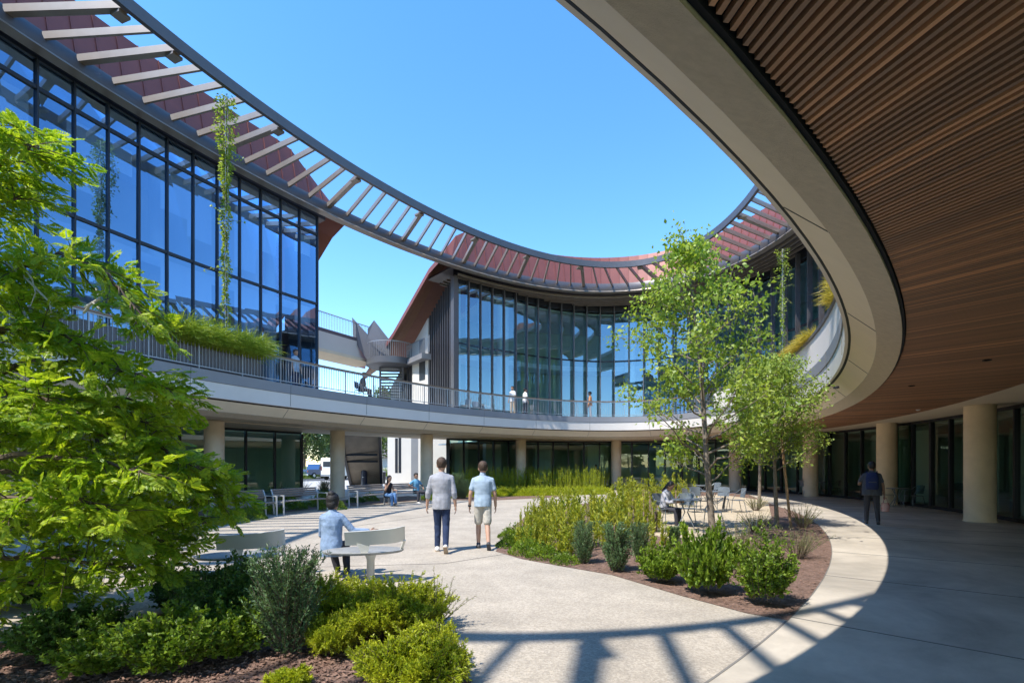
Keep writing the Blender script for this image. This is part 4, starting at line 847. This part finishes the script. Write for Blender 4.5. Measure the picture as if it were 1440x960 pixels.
# ================================================================ plants
def nrmz(a): return a/np.maximum(1e-9,np.linalg.norm(a,axis=-1,keepdims=True))
def leafquads(P,Dr,L,W,up=None,fold=.25,rng=NR):
    """one pointed leaf (4-vertex blade) per row: base P, direction Dr, length L, width W"""
    n=len(P); Dr=nrmz(Dr); r=nrmz(rng.normal(size=(n,3))) if up is None else nrmz(np.asarray(up)+rng.normal(size=(n,3))*.35)
    S=nrmz(np.cross(Dr,r)); N=np.cross(S,Dr); L=np.broadcast_to(np.asarray(L,float),(n,))[:,None]; W=np.broadcast_to(np.asarray(W,float),(n,))[:,None]
    mid=P+Dr*L*.45+N*L*fold*.5
    V=np.stack([P,mid+S*W*.5,P+Dr*L-N*L*fold*.2,mid-S*W*.5],1).reshape(-1,3); Q=np.arange(n*4).reshape(-1,4); return V,Q
def shrub(kind,seed,h,r,parts=True):
    """returns (leaf V,Q, stems MB)"""
    g=np.random.default_rng(seed); S=MB(); PP=[];DD=[];LL=[];WW=[]
    def shoot(base,d,L,n,leaf,ang,droop=0.,t0=.2,sw=.004,wf=.35,taper=.5):
        d=nrmz(d); k=6; ts=np.linspace(0,1,k); side=nrmz(g.normal(size=3)); pts=np.array([base+d*L*t+side*L*.10*t*t+np.array([0,0,-droop*L*t*t]) for t in ts])
        S.tube([Vector(p) for p in pts],[sw*(1-.7*t) for t in ts],4,cap=False)
        u=t0+(1-t0)*g.random(n); i=np.clip((u*(k-1)).astype(int),0,k-2); f=(u*(k-1)-i)[:,None]; pos=pts[i]*(1-f)+pts[i+1]*f; tg=nrmz(pts[i+1]-pts[i])
        rad=nrmz(np.cross(tg,g.normal(size=(n,3)))); dd=tg*math.cos(ang)+rad*math.sin(ang)+g.normal(size=(n,3))*.12
        l=leaf*(.7+.6*g.random(n))*(1-taper*np.clip(u-.7,0,1)); PP.append(pos);DD.append(dd);LL.append(l);WW.append(l*wf)
    if kind in('gold','green'):
        ns=int((330 if kind=='gold' else 190)*(r/.45)**1.3)
        for i in range(ns):
            a=g.random()*6.283; q=math.sqrt(g.random()); b=np.array([math.cos(a)*r*.35*q,math.sin(a)*r*.35*q,0]); th=q*1.15
            lump=(.83 if kind=='gold' else .80)+(.17 if kind=='gold' else .20)*math.sin(a*3+seed+q*2)+(.07 if kind=='gold' else .13)*g.normal()
            top=np.array([math.cos(a)*math.sin(th)*r,math.sin(a)*math.sin(th)*r,h*(math.cos(th)*.72+.28)])*lump; v=top-b
            shoot(b+v*.25,v,np.linalg.norm(v)*.75,44 if kind=='gold' else 40,.036 if kind=='gold' else .044,.75 if kind=='gold' else .95,0,.10,.004,.30 if kind=='gold' else .55)
            for _ in range(2 if kind=='gold' else 1):
                m=b+v*(.35+.5*g.random()); shoot(m,v/np.linalg.norm(v)+g.normal(size=3)*.55,.18*h+.06,34 if kind=='gold' else 24,.032 if kind=='gold' else .040,.8,0,.05,.003,.32 if kind=='gold' else .55)
    elif kind=='blue':
        for i in range(int(105*(r/.22)**1.2)):
            a=g.random()*6.283;q=math.sqrt(g.random()); b=np.array([math.cos(a)*r*.3*q,math.sin(a)*r*.3*q,h*.75*g.random()**1.3]); lean=.15+.42*q
            d=np.array([math.cos(a)*lean,math.sin(a)*lean,1.]); L=h*(.28+.32*g.random())
            if b[2]+L>h*1.05: L=max(.08,h*1.02-b[2])
            shoot(b,d,L,44,.044,.75,0,.02,.005,.24,.4)
        S.tube([Vector((0,0,0)),Vector((0,0,h*.8))],[.012,.006],5)
    elif kind=='stem':
        for i in range(int(21*(r/.3))):
            a=g.random()*6.283;q=math.sqrt(g.random())*r; hh=h*(.62+.62*g.random()); shoot(np.array([math.cos(a)*q,math.sin(a)*q,0]),np.array([math.cos(a)*.10*g.random(),math.sin(a)*.10*g.random(),1]),hh,56,.068,.66,0,.16,.006,.27,.45)
    elif kind=='mound':
        n=int(2600*(r/.5)**2)
        a=g.random(n)*6.283;q=np.sqrt(g.random(n)); z=h*(1-q**2.2)*(.5+.5*g.random(n))*(.75+.3*np.sin(a*4+seed)*np.sin(q*7)); PP.append(np.stack([np.cos(a)*q*r,np.sin(a)*q*r,z],1)); DD.append(np.stack([np.cos(a)*.6,np.sin(a)*.6,np.ones(n)*.8],1)+g.normal(size=(n,3))*.55); l=.045*(.6+.8*g.random(n)); LL.append(l);WW.append(l*.42)
        for i in range(24): a_=g.random()*6.283; S.tube([Vector((0,0,0)),Vector((math.cos(a_)*r*.7,math.sin(a_)*r*.7,h*.45))],[.006,.003],4,cap=False)
    elif kind=='grass':
        n=int(900*(r/.4)); a=g.random(n)*6.283; q=np.sqrt(g.random(n))*r*.6; base=np.stack([np.cos(a)*q,np.sin(a)*q,np.zeros(n)],1); lean=.35+.9*g.random(n); L=h*(.7+.6*g.random(n))
        d=np.stack([np.cos(a)*lean,np.sin(a)*lean,np.ones(n)],1)+g.normal(size=(n,3))*.25; d=nrmz(d); m=base+d*L[:,None]*.55; PP+= [base,m]; d2=nrmz(d+np.array([0,0,-.75])+.0*d); DD+=[d,d2]; LL+=[L*.62,L*.5]; WW+=[np.full(n,.020),np.full(n,.015)]
        S.tube([Vector((0,0,0)),Vector((0,0,h*.3))],[.02,.01],5)
    elif kind=='spike':
        for i in range(int(70*(r/.35))):
            a=g.random()*6.283;lean=.15+.8*g.random(); shoot(np.array([math.cos(a)*r*.2,math.sin(a)*r*.2,0]),np.array([math.cos(a)*lean,math.sin(a)*lean,1.]),h*(.7+.5*g.random()),34,.035,.5,.1,.25,.005,.2,.3)
    V,Q=leafquads(np.concatenate(PP),np.concatenate(DD),np.concatenate(LL),np.concatenate(WW),rng=g); return V,Q,S
LM=dict(gold='lf_gold',green='lf_green',blue='lf_blue',stem='lf_stem',mound='lf_green',grass='lf_grass',spike='lf_olive')
PROTO={}
def plant(kind,name,label,cat,x,y,h,r,rz=None,group=None,z=0.,seed=None,lm=None):
    key=(kind,round(h,2),round(r,2),lm,seed)
    near=None
    for k_,(o,hh,r2) in PROTO.items():
        if k_[0]==kind and k_[3]==lm and k_[4]==seed: near=(o,hh,r2); break
    rz=rnd.uniform(0,6.28) if rz is None else rz
    if near:
        o,hh,r2=near; s=(r/r2,r/r2,h/hh); c=copy_tree(o); c.location=(x,y,z); c.rotation_euler=(0,0,rz); c.scale=s; c.name=name; c['label']=label; c['category']=cat
        if 'group' in c.keys() and not group: del c['group']
        if group: c['group']=group
        return c
    t=thing(name,label,cat,(x,y,z),rz,group); V,Q,S=shrub(kind,(seed or 0)*17+sum(map(ord,kind)),h,r)
    np_obj('foliage',V,Q,M[lm or LM[kind]],t); S.build('stem',M['trunkd'] if kind not in('stem','grass','mound') else M['lf_dark'],t); PROTO[key]=(t,h,r); return t
def pg(px,py): v=gp(px,py); return v.x,v.y
# --- foreground left bed
def at(px,d): return (px-720)/F*d,d
for lb,kind,(x,y),h,r,lm,sd in (
  ('large golden-green feathery shrub in the front bed, its left half beside the bluish upright shrub','gold',at(552,4.85),.52,.64,None,1),
  ('round lime-yellow shrub cut by the bottom edge of the picture, nearest of all','gold',at(588,3.72),.40,.52,None,2),
  ('small golden shrub between the bluish upright shrub and the large feathery shrub','gold',at(462,5.0),.54,.40,None,3),
  ('upright bluish-green shrub standing in the front bed below the empty lounge bench','blue',at(405,4.35),.90,.42,None,4),
  ('boxy mid-green shrub with pale tips in the front bed under the big tree','green',at(240,4.0),.50,.46,None,5),
  ('dark green rounded shrub behind the bluish upright shrub','green',at(318,5.3),.62,.60,'lf_dark',6),
  ('dark green rounded shrub left of its twin under the big tree','green',at(268,5.6),.50,.55,'lf_dark',6),
  ('thin upright reddish-green sprig at the right edge of the feathery golden shrub','spike',at(612,5.0),.55,.10,None,7),
  ('low bright green shrub touching the bottom edge left of the lime-yellow shrub','gold',at(405,3.66),.10,.16,None,8),
  ('dark green shrub at the left bottom corner, left of the boxy shrub','green',at(95,4.3),.46,.48,'lf_dark',9),
  ('dark green shrub between the boxy shrub and the bluish upright shrub','green',at(318,4.95),.55,.50,'lf_dark',6),
  ('golden-green shrub low at the foot of the bluish upright shrub, on its right side','gold',at(470,4.35),.34,.30,None,2),
  ('fresh green shrub low between the boxy shrub and the bluish upright shrub','green',at(325,4.25),.40,.36,None,12),
  ('fresh green shrub at the bottom left, just left of the boxy shrub','green',at(150,3.95),.36,.36,None,13),
  ('low dark shrub at the foot of the big tree trunk','green',at(60,5.9),.45,.5,'lf_dark',9)):
    plant(kind,'shrub',lb,'shrub',x,y,h,r,lm=lm,seed=sd)
# --- right bed, named shrubs
for lb,kind,(x,y),h,r,lm,sd in (
  ('bluish-green upright shrub at the front of the right bed, rightmost but one of the three','blue',pg(866,803),.74,.34,None,11),
  ('narrow bluish-green upright shrub at the front of the right bed, leftmost of the three','blue',pg(822,792),.70,.26,None,11),
  ('narrow bluish-green upright shrub nearest the reading woman, rightmost of the three','blue',pg(900,790),.66,.23,None,11),
  ('low bright green shrub in the right bed just left of the slender tree trunk','green',pg(930,818),.50,.36,None,12),
  ('bright green shrub directly in front of the slender tree trunk','green',pg(992,834),.86,.43,None,13),
  ('bright green shrub at the right front corner of the right bed, largest of its kind','green',pg(1074,850),.88,.40,None,14),
  ('small bluish shrub in front of the reading woman','blue',pg(948,770),.42,.22,None,15),
  ('thin grey-green spiky plant between the slender tree and the staked tree','spike',pg(1042,790),.80,.42,None,16),
  ('thin grey-green spiky plant at the right edge of the right bed','spike',pg(1122,785),.62,.32,None,16),
  ('thin grey-green spiky plant behind the timber stake','spike',pg(1128,742),.62,.30,None,17),
  ('thin grey-green spiky plant beside the staked trunk, toward the gravel terrace','spike',pg(1062,748),.55,.30,None,17),
  ('low grey-green spiky plant between the front bluish shrub and the slender trunk','spike',pg(968,796),.40,.30,None,16),
  ('grey-green spiky plant just right of the slender tree trunk, behind the bright shrubs','spike',pg(1030,806),.55,.36,None,17),
  ('small yellow-green sprig between the narrow bluish shrub and the reading woman','stem',pg(925,772),.42,.16,None,22),
  ('grey-green spiky plant at the back of the terrace by the third thin trunk','spike',pg(1063,718),.55,.34,None,18)):
    plant(kind,'shrub',lb,'shrub',x,y,h,r,lm=lm,seed=sd)
# yellow-green stem clumps in the right bed, front edge shorter
cl='clump of upright yellow-green leafy stems in the right bed left of the reading woman'
for i,(px,py,h,r) in enumerate(((770,768,.72,.30),(800,770,.78,.32),(745,770,.5,.30),(835,772,.62,.30),(860,768,.78,.32),(890,766,.72,.3),(790,752,.9,.34),(822,750,.85,.34),(760,752,.8,.32),(855,748,.85,.34),(885,745,.85,.34),(915,748,.62,.28),(840,735,.85,.36),(875,730,.88,.36),(905,728,.85,.36),(800,735,.9,.34),(770,738,.62,.3),(930,722,.9,.36),(895,715,1.0,.4),(925,708,1.0,.42),(950,705,1.0,.42),(968,712,.95,.36),(880,706,.9,.4),(745,745,.55,.28),(812,782,.5,.24),(785,783,.45,.24))):
    x,y=pg(px,py); plant('stem','stem_clump',cl,'plant',x,y,h,r,group='yellow-green stem clumps of the right bed',seed=21+i%3)
ml='low spreading green mound along the left front edge of the right bed'
for i,(px,py,h,r) in enumerate(((722,768,.30,.36),(742,778,.34,.36),(765,784,.28,.34),(725,756,.34,.4),(795,791,.2,.26),(748,762,.4,.4))):
    x,y=pg(px,py); plant('mound','ground_shrub',ml,'shrub',x,y,h,r,group='low mounds at the edge of the right bed',seed=31)
# back bed band
for i in range(22):
    px=648+i*9.4; x,y=pg(px,690+2*math.sin(i*1.7)); plant('stem','stem_clump','clump of tall bright green leafy stems in front of the far shopfront','plant',x,y+.2,1.3 if i%3 else 1.1,.66,group='tall stem clumps of the far bed',lm='lf_gold',seed=24+i%2)
for i in range(15):
    px=662+i*13; x,y=pg(px,697.5-i*.25); plant('mound','ground_shrub','low olive-green mound in front of the tall stem clumps of the far bed','shrub',x,y,.55,.80,group='low mounds of the far bed',lm='lf_gold',seed=32)
x,y=pg(640,702); plant('blue','shrub','dark bluish-green bush behind the taller walker beside the far shopfront','shrub',x,y+.6,1.25,.6,seed=33)
x,y=pg(650,701); plant('blue','shrub','bluish-green bush just right of the taller walker, in front of the dark glass','shrub',x,y,.95,.5,seed=33)
# beds behind the slatted benches
for i,(px,py,h,r,lm) in enumerate(((375,722,.45,.5,'lf_green'),(412,716,.5,.5,None),(400,703,.5,.5,'lf_green'),(440,712,.45,.45,None),(468,716,.5,.5,None),(455,705,.55,.5,'lf_green'),(520,704,.45,.45,None),(500,706,.42,.4,'lf_dark'),(612,702,.4,.45,'lf_green'),(625,700,.35,.4,None),(600,703,.35,.4,'lf_green'),(350,730,.5,.5,'lf_green'),(320,735,.5,.55,None))):
    x,y=pg(px,py); plant('mound','shrub','low bright green shrub in the bed behind the slatted benches','shrub',x,y,h,r,group='low shrubs behind the slatted benches',lm=lm,seed=34)
x,y=pg(422,694); plant('spike','shrub','pale grey-green bush at the right corner of the dark glass box','shrub',x,y,.9,.5,seed=35)
x,y=pg(390,698); plant('spike','shrub','pale grey-green bush in front of the dark glass box','shrub',x,y,.75,.5,seed=35)
x,y=pg(456,697); plant('blue','shrub','dark bush at the foot of the column by the pickup','shrub',x,y,.8,.5,seed=33)
# planters on the balcony
for i in range(11):
    t=lerp(106,97.5,i/10); p=E(t,.42); plant('grass','grass_tuft','arching green grass tuft in the balcony trough under the hanging vine','grass',p.x,p.y,.95+.2*math.sin(i*2.1),.52,z=5.42,group='grass tufts in the left balcony trough',seed=41)
tg_=thing('planter_trough','dark metal planter trough behind the left balcony railing','planter'); rg('trough',[(.15,4.74),(.15,5.45),(.9,5.45),(.9,4.74)],M['dbronze'],tg_,arr(150,96.5,.5))
for i in range(10):
    t=lerp(303,284,i/9) if i<7 else (268+(i-7)*4); p=E(t,.38); plant('grass','grass_tuft','yellow grass tuft growing over the coping of the white planter wall','grass',p.x,p.y,.55,.42,z=5.70,group='yellow grass tufts on the white planter wall',lm='lf_straw',seed=42)
for i in range(4):
    t=116+i*6; p=E(t,.45); plant('spike','planter_shrub','wispy plant in the left balcony trough behind the big tree','shrub',p.x,p.y,.7,.4,z=5.42,group='wispy plants of the left balcony trough',lm='lf_olive',seed=43)
# climbing vines on cables
def vine(label,px,t,off,z0,z1,dens,seed):
    g=np.random.default_rng(seed); p=E(t,off); v=thing('climbing_vine',label,'vine',(p.x,p.y,0))
    c=MB(); c.tube([(0,0,z0-.6),(0,0,z1)],.012,6); c.tube([(.08,0,z0-.6),(.08,0,z1)],.006,5); c.build('cable',M['steel'],v)
    P=[];Dd=[];s=MB(); z=z0; pts=[]
    while z<z1: pts.append(Vector((.06*math.sin(z*5),.06*math.cos(z*5),z))); z+=.12
    s.tube(pts,.012,5)
    for i in range(dens):
        f=g.random(); z=z0+(z1-z0)*(f**.8); w_=.12+.24*(f>.70)+.08*math.sin(z*4); a=g.random()*6.283; q=np.array([math.cos(a)*w_*g.random(),math.sin(a)*w_*g.random(),z]); P.append(q); Dd.append([math.cos(a),math.sin(a),-.4+g.normal()*.5])
    for i in range(14):
        z=z0+(z1-z0)*g.random(); a=g.random()*6.283; L=.25+.45*g.random(); d=Vector((math.cos(a),math.sin(a),.3*g.normal())); q=[Vector((0,0,z))+d*L*u+Vector((0,0,-.25*u*u)) for u in (0,.35,.7,1)]; s.tube(q,.005,4)
        for u in np.linspace(.2,1,9): P.append(np.array(Vector((0,0,z))+d*L*u+Vector((0,0,-.25*u*u)))); Dd.append(g.normal(size=3))
    V,Q=leafquads(np.array(P),np.array(Dd),.10*(.6+.7*g.random(len(P))),.06,rng=g); np_obj('foliage',V,Q,M['lf_maple'],v); s.build('stem',M['trunk'],v)
vine('climbing vine on a steel cable in front of the blue glass building',320,101.6,-.15,6.2,13.9,2100,51)
vine('climbing vine on a cable before the bronze fins at the right end of the ring',1105,324.,2.6,5.9,12.8,900,52)
# ---------------------------------------------------------------- trees
def tree(label,x,y,h,crown,leaf,lm,seed,trunk_r=.06,nlimb=26,per=26,bark='trunk',first=.25,name='tree',wash=0,lean=(0,0),wf=.62,rise=.75,twigl=.5,ntw=5,spread=.15,gap=.0,whip=0):
    g=np.random.default_rng(seed); t=thing(name,label,'tree',(x,y,0)); W=MB(); k=12
    tp=[Vector((lean[0]*u+.05*math.sin(u*7+seed)*u*h*.2,lean[1]*u+.04*math.cos(u*5+seed)*u*h*.2,h*u)) for u in np.linspace(0,1,k)]
    W.tube(tp,[trunk_r*(1-u)**.8+.006 for u in np.linspace(0,1,k)],10)
    def tpos(u): i=min(k-2,int(u*(k-1))); return tp[i].lerp(tp[i+1],u*(k-1)-i)
    P=[];Dd=[]
    def leaves(p,d,n):
        for q in range(n):
            P.append(np.array(p)+g.normal(size=3)*spread); Dd.append(np.array(d)*.5+g.normal(size=3)*.8+np.array([0,0,-.55]))
    for i in range(nlimb):
        u=first+(1-first)*(i+.3*g.random())/nlimb; a=i*2.4+g.normal()*.35; L=crown(u)*(.75+.4*g.random())
        if L<.05: continue
        b=tpos(min(.99,u)); d=Vector((math.cos(a),math.sin(a),rise*(.5+.7*g.random()))).normalized(); m=6
        lp=[b+d*L*s+Vector((0,0,.12*L*s*s))+Vector(g.normal(size=3))*.03*L*(s>0) for s in np.linspace(0,1,m)]
        W.tube(lp,[max(.004,trunk_r*.42*(1-u*.6)*(1-.85*s)) for s in np.linspace(0,1,m)],6,cap=False)
        for j in range(ntw):
            s=.30+.70*(j+.6*g.random())/ntw; q=b+d*L*s+Vector((0,0,.12*L*s*s)); d2=(d+Vector(g.normal(size=3))*.75+Vector((0,0,.15))).normalized(); TL=twigl*(.5+.7*g.random())*(1.1-.5*s)
            W.tube([q,q+d2*TL*.5,q+d2*TL+Vector((0,0,-.04))],[.007,.005,.002],4,cap=False)
            if g.random()<gap: continue
            for e in (.35,.6,.8,1.): leaves(q+d2*TL*e,d2,max(1,int(per/4*(.6+.8*g.random()))))
        leaves(lp[-1],d,int(per*.5))
    leaves(tp[-1],(0,0,1),per//2)
    for i in range(whip): b=tpos(.86+.05*i); W.tube([b,b+Vector((.08-.10*i,.02,.5)),b+Vector((.10-.2*i,.03,1.35-.3*i))],[.007,.005,.0015],4)
    P=np.array(P);Dd=np.array(Dd); l=leaf*(.6+.75*g.random(len(P))); V,Q=leafquads(P,Dd,l,l*wf,fold=.35,rng=g)
    W.build('trunk',M[bark],t,True); np_obj('crown',V,Q,M[lm],t)
    if wash: MB().tube([tpos(.002),tpos(.05),tpos(.05+wash)],[trunk_r*1.06,trunk_r*.98,trunk_r*.9],12).build('trunk_paint',M['wash'],t,True)
    return t
x,y=pg(1003,757)
tree('tall slender young tree with sparse bright leaves standing by the cafe tables',x,y,6.6,lambda u:interp(u,[.2,.3,.45,.6,.8,.92,1.],[1.2,2.45,2.3,1.75,.85,.36,.12]),.100,'lf_maple',61,.072,44,38,first=.19,lean=(-.5,.1),rise=.62,twigl=.6,ntw=6,spread=.13,gap=.20,whip=3)
x,y=pg(1093,742)
tree('small rounder tree with fine olive-green leaves and whitewashed foot beside a timber stake',x,y,4.1,lambda u:interp(u,[.3,.4,.6,.8,1.],[.5,1.45,1.5,1.2,.4]),.07,'lf_fine',62,.05,42,40,first=.36,lean=(-.15,.1),wash=.10,rise=.8,twigl=.45,ntw=7,spread=.12)
x,y=pg(1068,712)
tree('third young tree with a thin pale trunk at the back of the right bed',x,y,5.0,lambda u:interp(u,[.25,.4,.7,1.],[.5,1.3,1.0,.2]),.085,'lf_maple',63,.06,26,24,first=.30,rise=.7,twigl=.5)
x,y=pg(1112,741); sk=MB(); sk.tube([(0,0,0),(-.22,.05,2.35)],.035,8); o=sk.build('tree_stake',M['stake'],None,True); o.location=(x,y,0); tag(o,'round orange-brown timber stake leaning beside the whitewashed tree','stake')
x,y=pg(922,748); o=MB().lathe([(.05,0),(.05,.5),(.045,.52)],n=10).build('bollard_light',M['trunkd'],None,True); o.location=(x,y,0); tag(o,'short dark path light post in the right bed left of the reading woman','post')
# big foreground tree: limbs reach in from a trunk outside the left edge of the view
def bigtree():
    g=np.random.default_rng(71); base=Vector((-6.0,5.2,0)); t=thing('feathery_tree','large tree with bright green feathery fronds filling the left foreground','tree',base); W=MB()
    W.tube([(0,0,0),(.05,0,1.5),(0,.05,3.),(-.05,.0,4.6),(0,0,6.2)],[.20,.17,.14,.10,.05],12)
    LB=[([(-95,470,4.9),(10,385,4.5),(85,355,4.3),(150,385,4.2),(226,458,4.2)],1.),([(-95,350,4.9),(-20,250,4.5),(20,215,4.3),(48,205,4.2)],.9),([(-95,300,5.),(-30,190,4.5),(5,165,4.4)],.8),([(-95,350,4.9),(-20,290,4.6),(30,275,4.5)],.8),
        ([(-100,560,5.),(40,505,4.6),(140,510,4.5),(205,530,4.4),(275,552,4.4)],1.),([(-100,600,5.),(60,560,4.7),(170,575,4.6),(240,605,4.5)],1.),([(-100,640,5.),(80,600,4.8),(200,620,4.7),(280,640,4.6),(345,662,4.6)],1.),
        ([(-100,680,5.2),(100,650,5.),(230,665,4.9),(320,680,4.9),(372,695,4.8)],1.),([(-100,710,5.3),(120,700,5.1),(250,710,5.),(352,735,5.)],1.),([(-100,750,5.),(60,735,4.7),(180,745,4.6),(290,768,4.6)],1.),([(-100,790,4.9),(40,780,4.6),(130,790,4.4),(215,800,4.4)],.95),
        ([(-95,540,4.9),(0,460,4.5),(60,465,4.4),(110,480,4.4)],.9),([(-90,840,5.),(20,815,4.7),(100,825,4.6)],.8),([(-100,650,4.7),(50,640,4.2),(150,650,4.1),(225,668,4.0)],1.),([(-100,600,5.4),(80,560,5.5),(180,560,5.6),(230,575,5.7)],.8),
        ([(-100,690,5.5),(100,640,5.7),(220,640,5.8),(300,650,5.8)],.8),([(-100,760,5.6),(100,720,5.8),(220,735,5.9),(300,745,5.9)],.8),([(-100,720,4.6),(20,700,4.0),(110,705,3.9),(170,720,3.9)],.9),([(-95,620,4.6),(0,560,4.2),(60,560,4.1),(110,580,4.1)],.9),([(-95,450,4.9),(-20,420,4.6),(40,420,4.5)],.7)]
    for a,b,c in (((-5.6,3.2,2.6),(-5.0,2.2,2.7),(-4.5,1.4,2.8)),((-5.2,3.6,2.4),(-4.5,2.7,2.5),(-3.9,2.1,2.5)),((-6.0,3.0,2.2),(-5.3,2.0,2.4),(-4.6,1.0,2.4))): LB.append(([Vector((-6.0,5.0,a[2]-.5)),Vector(a),Vector(b),Vector(c)],1.))  # extra limbs out of view, added to shade the front bed
    P=[];Dd=[];Nn=[]
    def frond(p,d,n,L):
        d=d.normalized(); s=d.cross(n).normalized(); n=s.cross(d)
        k=9
        for i in range(k):
            u=.12+.88*i/(k-1); q=p+d*L*u-n*L*.18*u*u; ll=.048*(1.15-abs(u-.45)*1.1)
            for sg in (1,-1): P.append(q); Dd.append((s*sg*.9+d*.55-n*.12)*ll); Nn.append(n)
        P.append(p+d*L-n*L*.18); Dd.append(d*.03); Nn.append(n)
    for pts,den in LB:
        C=[(q if isinstance(q,Vector) else pd(q[0] if q[0]<190 else 190+(q[0]-190)*.62,*q[1:]))-base for q in pts]; C=[Vector((0,0,max(.5,C[0].z-.3)))]+C
        R_=[]; 
        for i in range(len(C)-1):
            for k in range(7): R_.append(C[i].lerp(C[i+1],k/7)+Vector(g.normal(size=3))*.012)
        R_.append(C[-1]); W.tube(R_,[.035*(1-i/len(R_))+.004 for i in range(len(R_))],6,cap=False)
        st=9; n=len(R_)
        for i in range(st,n):
            f=(i-st)/(n-st)
            for rep in range(3):
                if g.random()>.80*den: continue
                d=(R_[min(i+1,n-1)]-R_[i-1]).normalized(); side=d.cross(Vector((0,0,1))).normalized()*(1 if g.random()<.5 else -1)
                td=(d*.75+side*(.5+.5*g.random())+Vector((0,0,.06+g.normal()*.36))).normalized(); TL=(.30+.28*g.random())*(1.05-.45*f); q0=R_[i].lerp(R_[i-1],g.random())
                tw=[q0+td*TL*u+Vector((0,0,-.22*TL*u*u)) for u in (0,.35,.7,1.)]; W.tube(tw,[.006,.0045,.003,.0015],4,cap=False)
                up=(Vector((0,0,1))+Vector(g.normal(size=3))*.62).normalized()
                m=int(TL/.055)
                for j in range(1,m+1):
                    u=j/m; q=q0+td*TL*u+Vector((0,0,-.22*TL*u*u)); sd=td.cross(up).normalized()*(1 if j%2 else -1); fd=(td*.75+sd*.75+Vector(g.normal(size=3))*.30+Vector((0,0,-.22))).normalized(); frond(q,fd,up,.10+.06*g.random())
                frond(tw[-1],td,up,.13)
    P=np.array(P);Dd=np.array(Dd);Nn=np.array(Nn); L=np.linalg.norm(Dd,axis=1); V,Q=leafquads(P,Dd,L,L*.50,up=Nn,fold=.12,rng=g)
    W.build('trunk',M['trunkd'],t,True); np_obj('crown',V,Q,M['lf_big'],t)
    dt=MB()
    for pts in ([(-60,400,4.6),(0,362,4.4),(25,365,4.3),(45,392,4.25),(50,412,4.2),(43,430,4.2)],[(0,362,4.4),(40,395,4.3),(70,425,4.3),(72,440,4.3)],[(-40,380,4.5),(8,345,4.4),(12,358,4.4)],[(120,432,4.25),(140,420,4.2),(135,405,4.2)],[(118,440,4.25),(130,425,4.2),(143,437,4.2)]): dt.tube([pd(*q)-base for q in pts],[.011-.0016*i for i in range(len(pts))],5)
    dt.build('dead_twig',M['wash'],t,True)
bigtree()
# trees beyond the passage and round the court
for px,d,h,cr,lb,sd in ((428,70,8.5,3.6,'broad green tree behind the pickup in the car park, beside the dark glass box',81),(452,82,9.5,4.4,'spreading tree with pale olive leaves above the pickup in the car park',82),(548,60,10.2,2.6,'olive green tree whose top shows behind the balcony railing by the stair',83),(536,100,9,3.5,'tree behind the small grey-roofed house',84),(470,112,8,4.,'low tree at the far edge of the car park',85),(413,100,9,4.5,'dark tree at the far left edge of the car park view',86)):
    q=pd(px,650,d); tree(lb,q.x,d,h,(lambda c:lambda u:interp(u,[.2,.4,.7,1.],[.5*c,c,.9*c,.25*c]))(cr),.42,'lf_bg',sd,.22,26,26,bark='trunkd',first=.25,spread=.45,twigl=1.3,rise=.6,ntw=5)
for px,py,d in ((425,660,60),(441,660,64),(540,668,70),(531,665,74)): q=pd(px,py,d); plant('mound','shrub','bright green hedge shrub at the edge of the car park','shrub',q.x,d,1.5,1.6,group='hedge shrubs of the car park',seed=36)
# ================================================================ light, sky, camera
W=bpy.data.worlds.new('World'); SC.world=W; W.use_nodes=True; nt=W.node_tree
bg=nt.nodes['Background']; sky=nt.nodes.new('ShaderNodeTexSky'); sky.sky_type='NISHITA'; sky.sun_disc=False
sd=Vector((-.49,-.41,1)).normalized(); el=math.asin(sd.z); sky.sun_elevation=el; sky.sun_rotation=math.atan2(sd.x,sd.y)
sky.air_density=1.0; sky.dust_density=.0; sky.ozone_density=1.3; sky.altitude=20
hs_=nt.nodes.new('ShaderNodeHueSaturation'); hs_.inputs['Saturation'].default_value=1.28; hs_.inputs['Value'].default_value=.74; nt.links.new(sky.outputs[0],hs_.inputs['Color']); nt.links.new(hs_.outputs[0],bg.inputs[0]); bg.inputs[1].default_value=.15
L=bpy.data.lights.new('sun','SUN'); L.energy=2.05; L.angle=R(.53); L.color=(1,.945,.86); lo=bpy.data.objects.new('sun',L); COL.objects.link(lo); lo.rotation_euler=sd.to_track_quat('Z','Y').to_euler(); lo.location=(-20,-20,40)
cam=bpy.data.cameras.new('camera'); co=bpy.data.objects.new('camera',cam); COL.objects.link(co); co.location=(0,0,H0); co.rotation_euler=(R(90),0,0)
cam.sensor_width=36; cam.lens=F/1440*36; cam.shift_y=(YH-480)/1440; cam.clip_end=3000; cam.clip_start=.05; SC.camera=co
v=SC.view_settings; v.view_transform='Standard'; v.look='None'; v.exposure=1.9; v.gamma=1; v.use_curve_mapping=False
try: SC.cycles.max_bounces=12; SC.cycles.diffuse_bounces=7; SC.cycles.transparent_max_bounces=16; SC.cycles.caustics_reflective=False; SC.cycles.caustics_refractive=False; SC.cycles.use_denoising=True; SC.cycles.sample_clamp_indirect=6
except Exception: pass
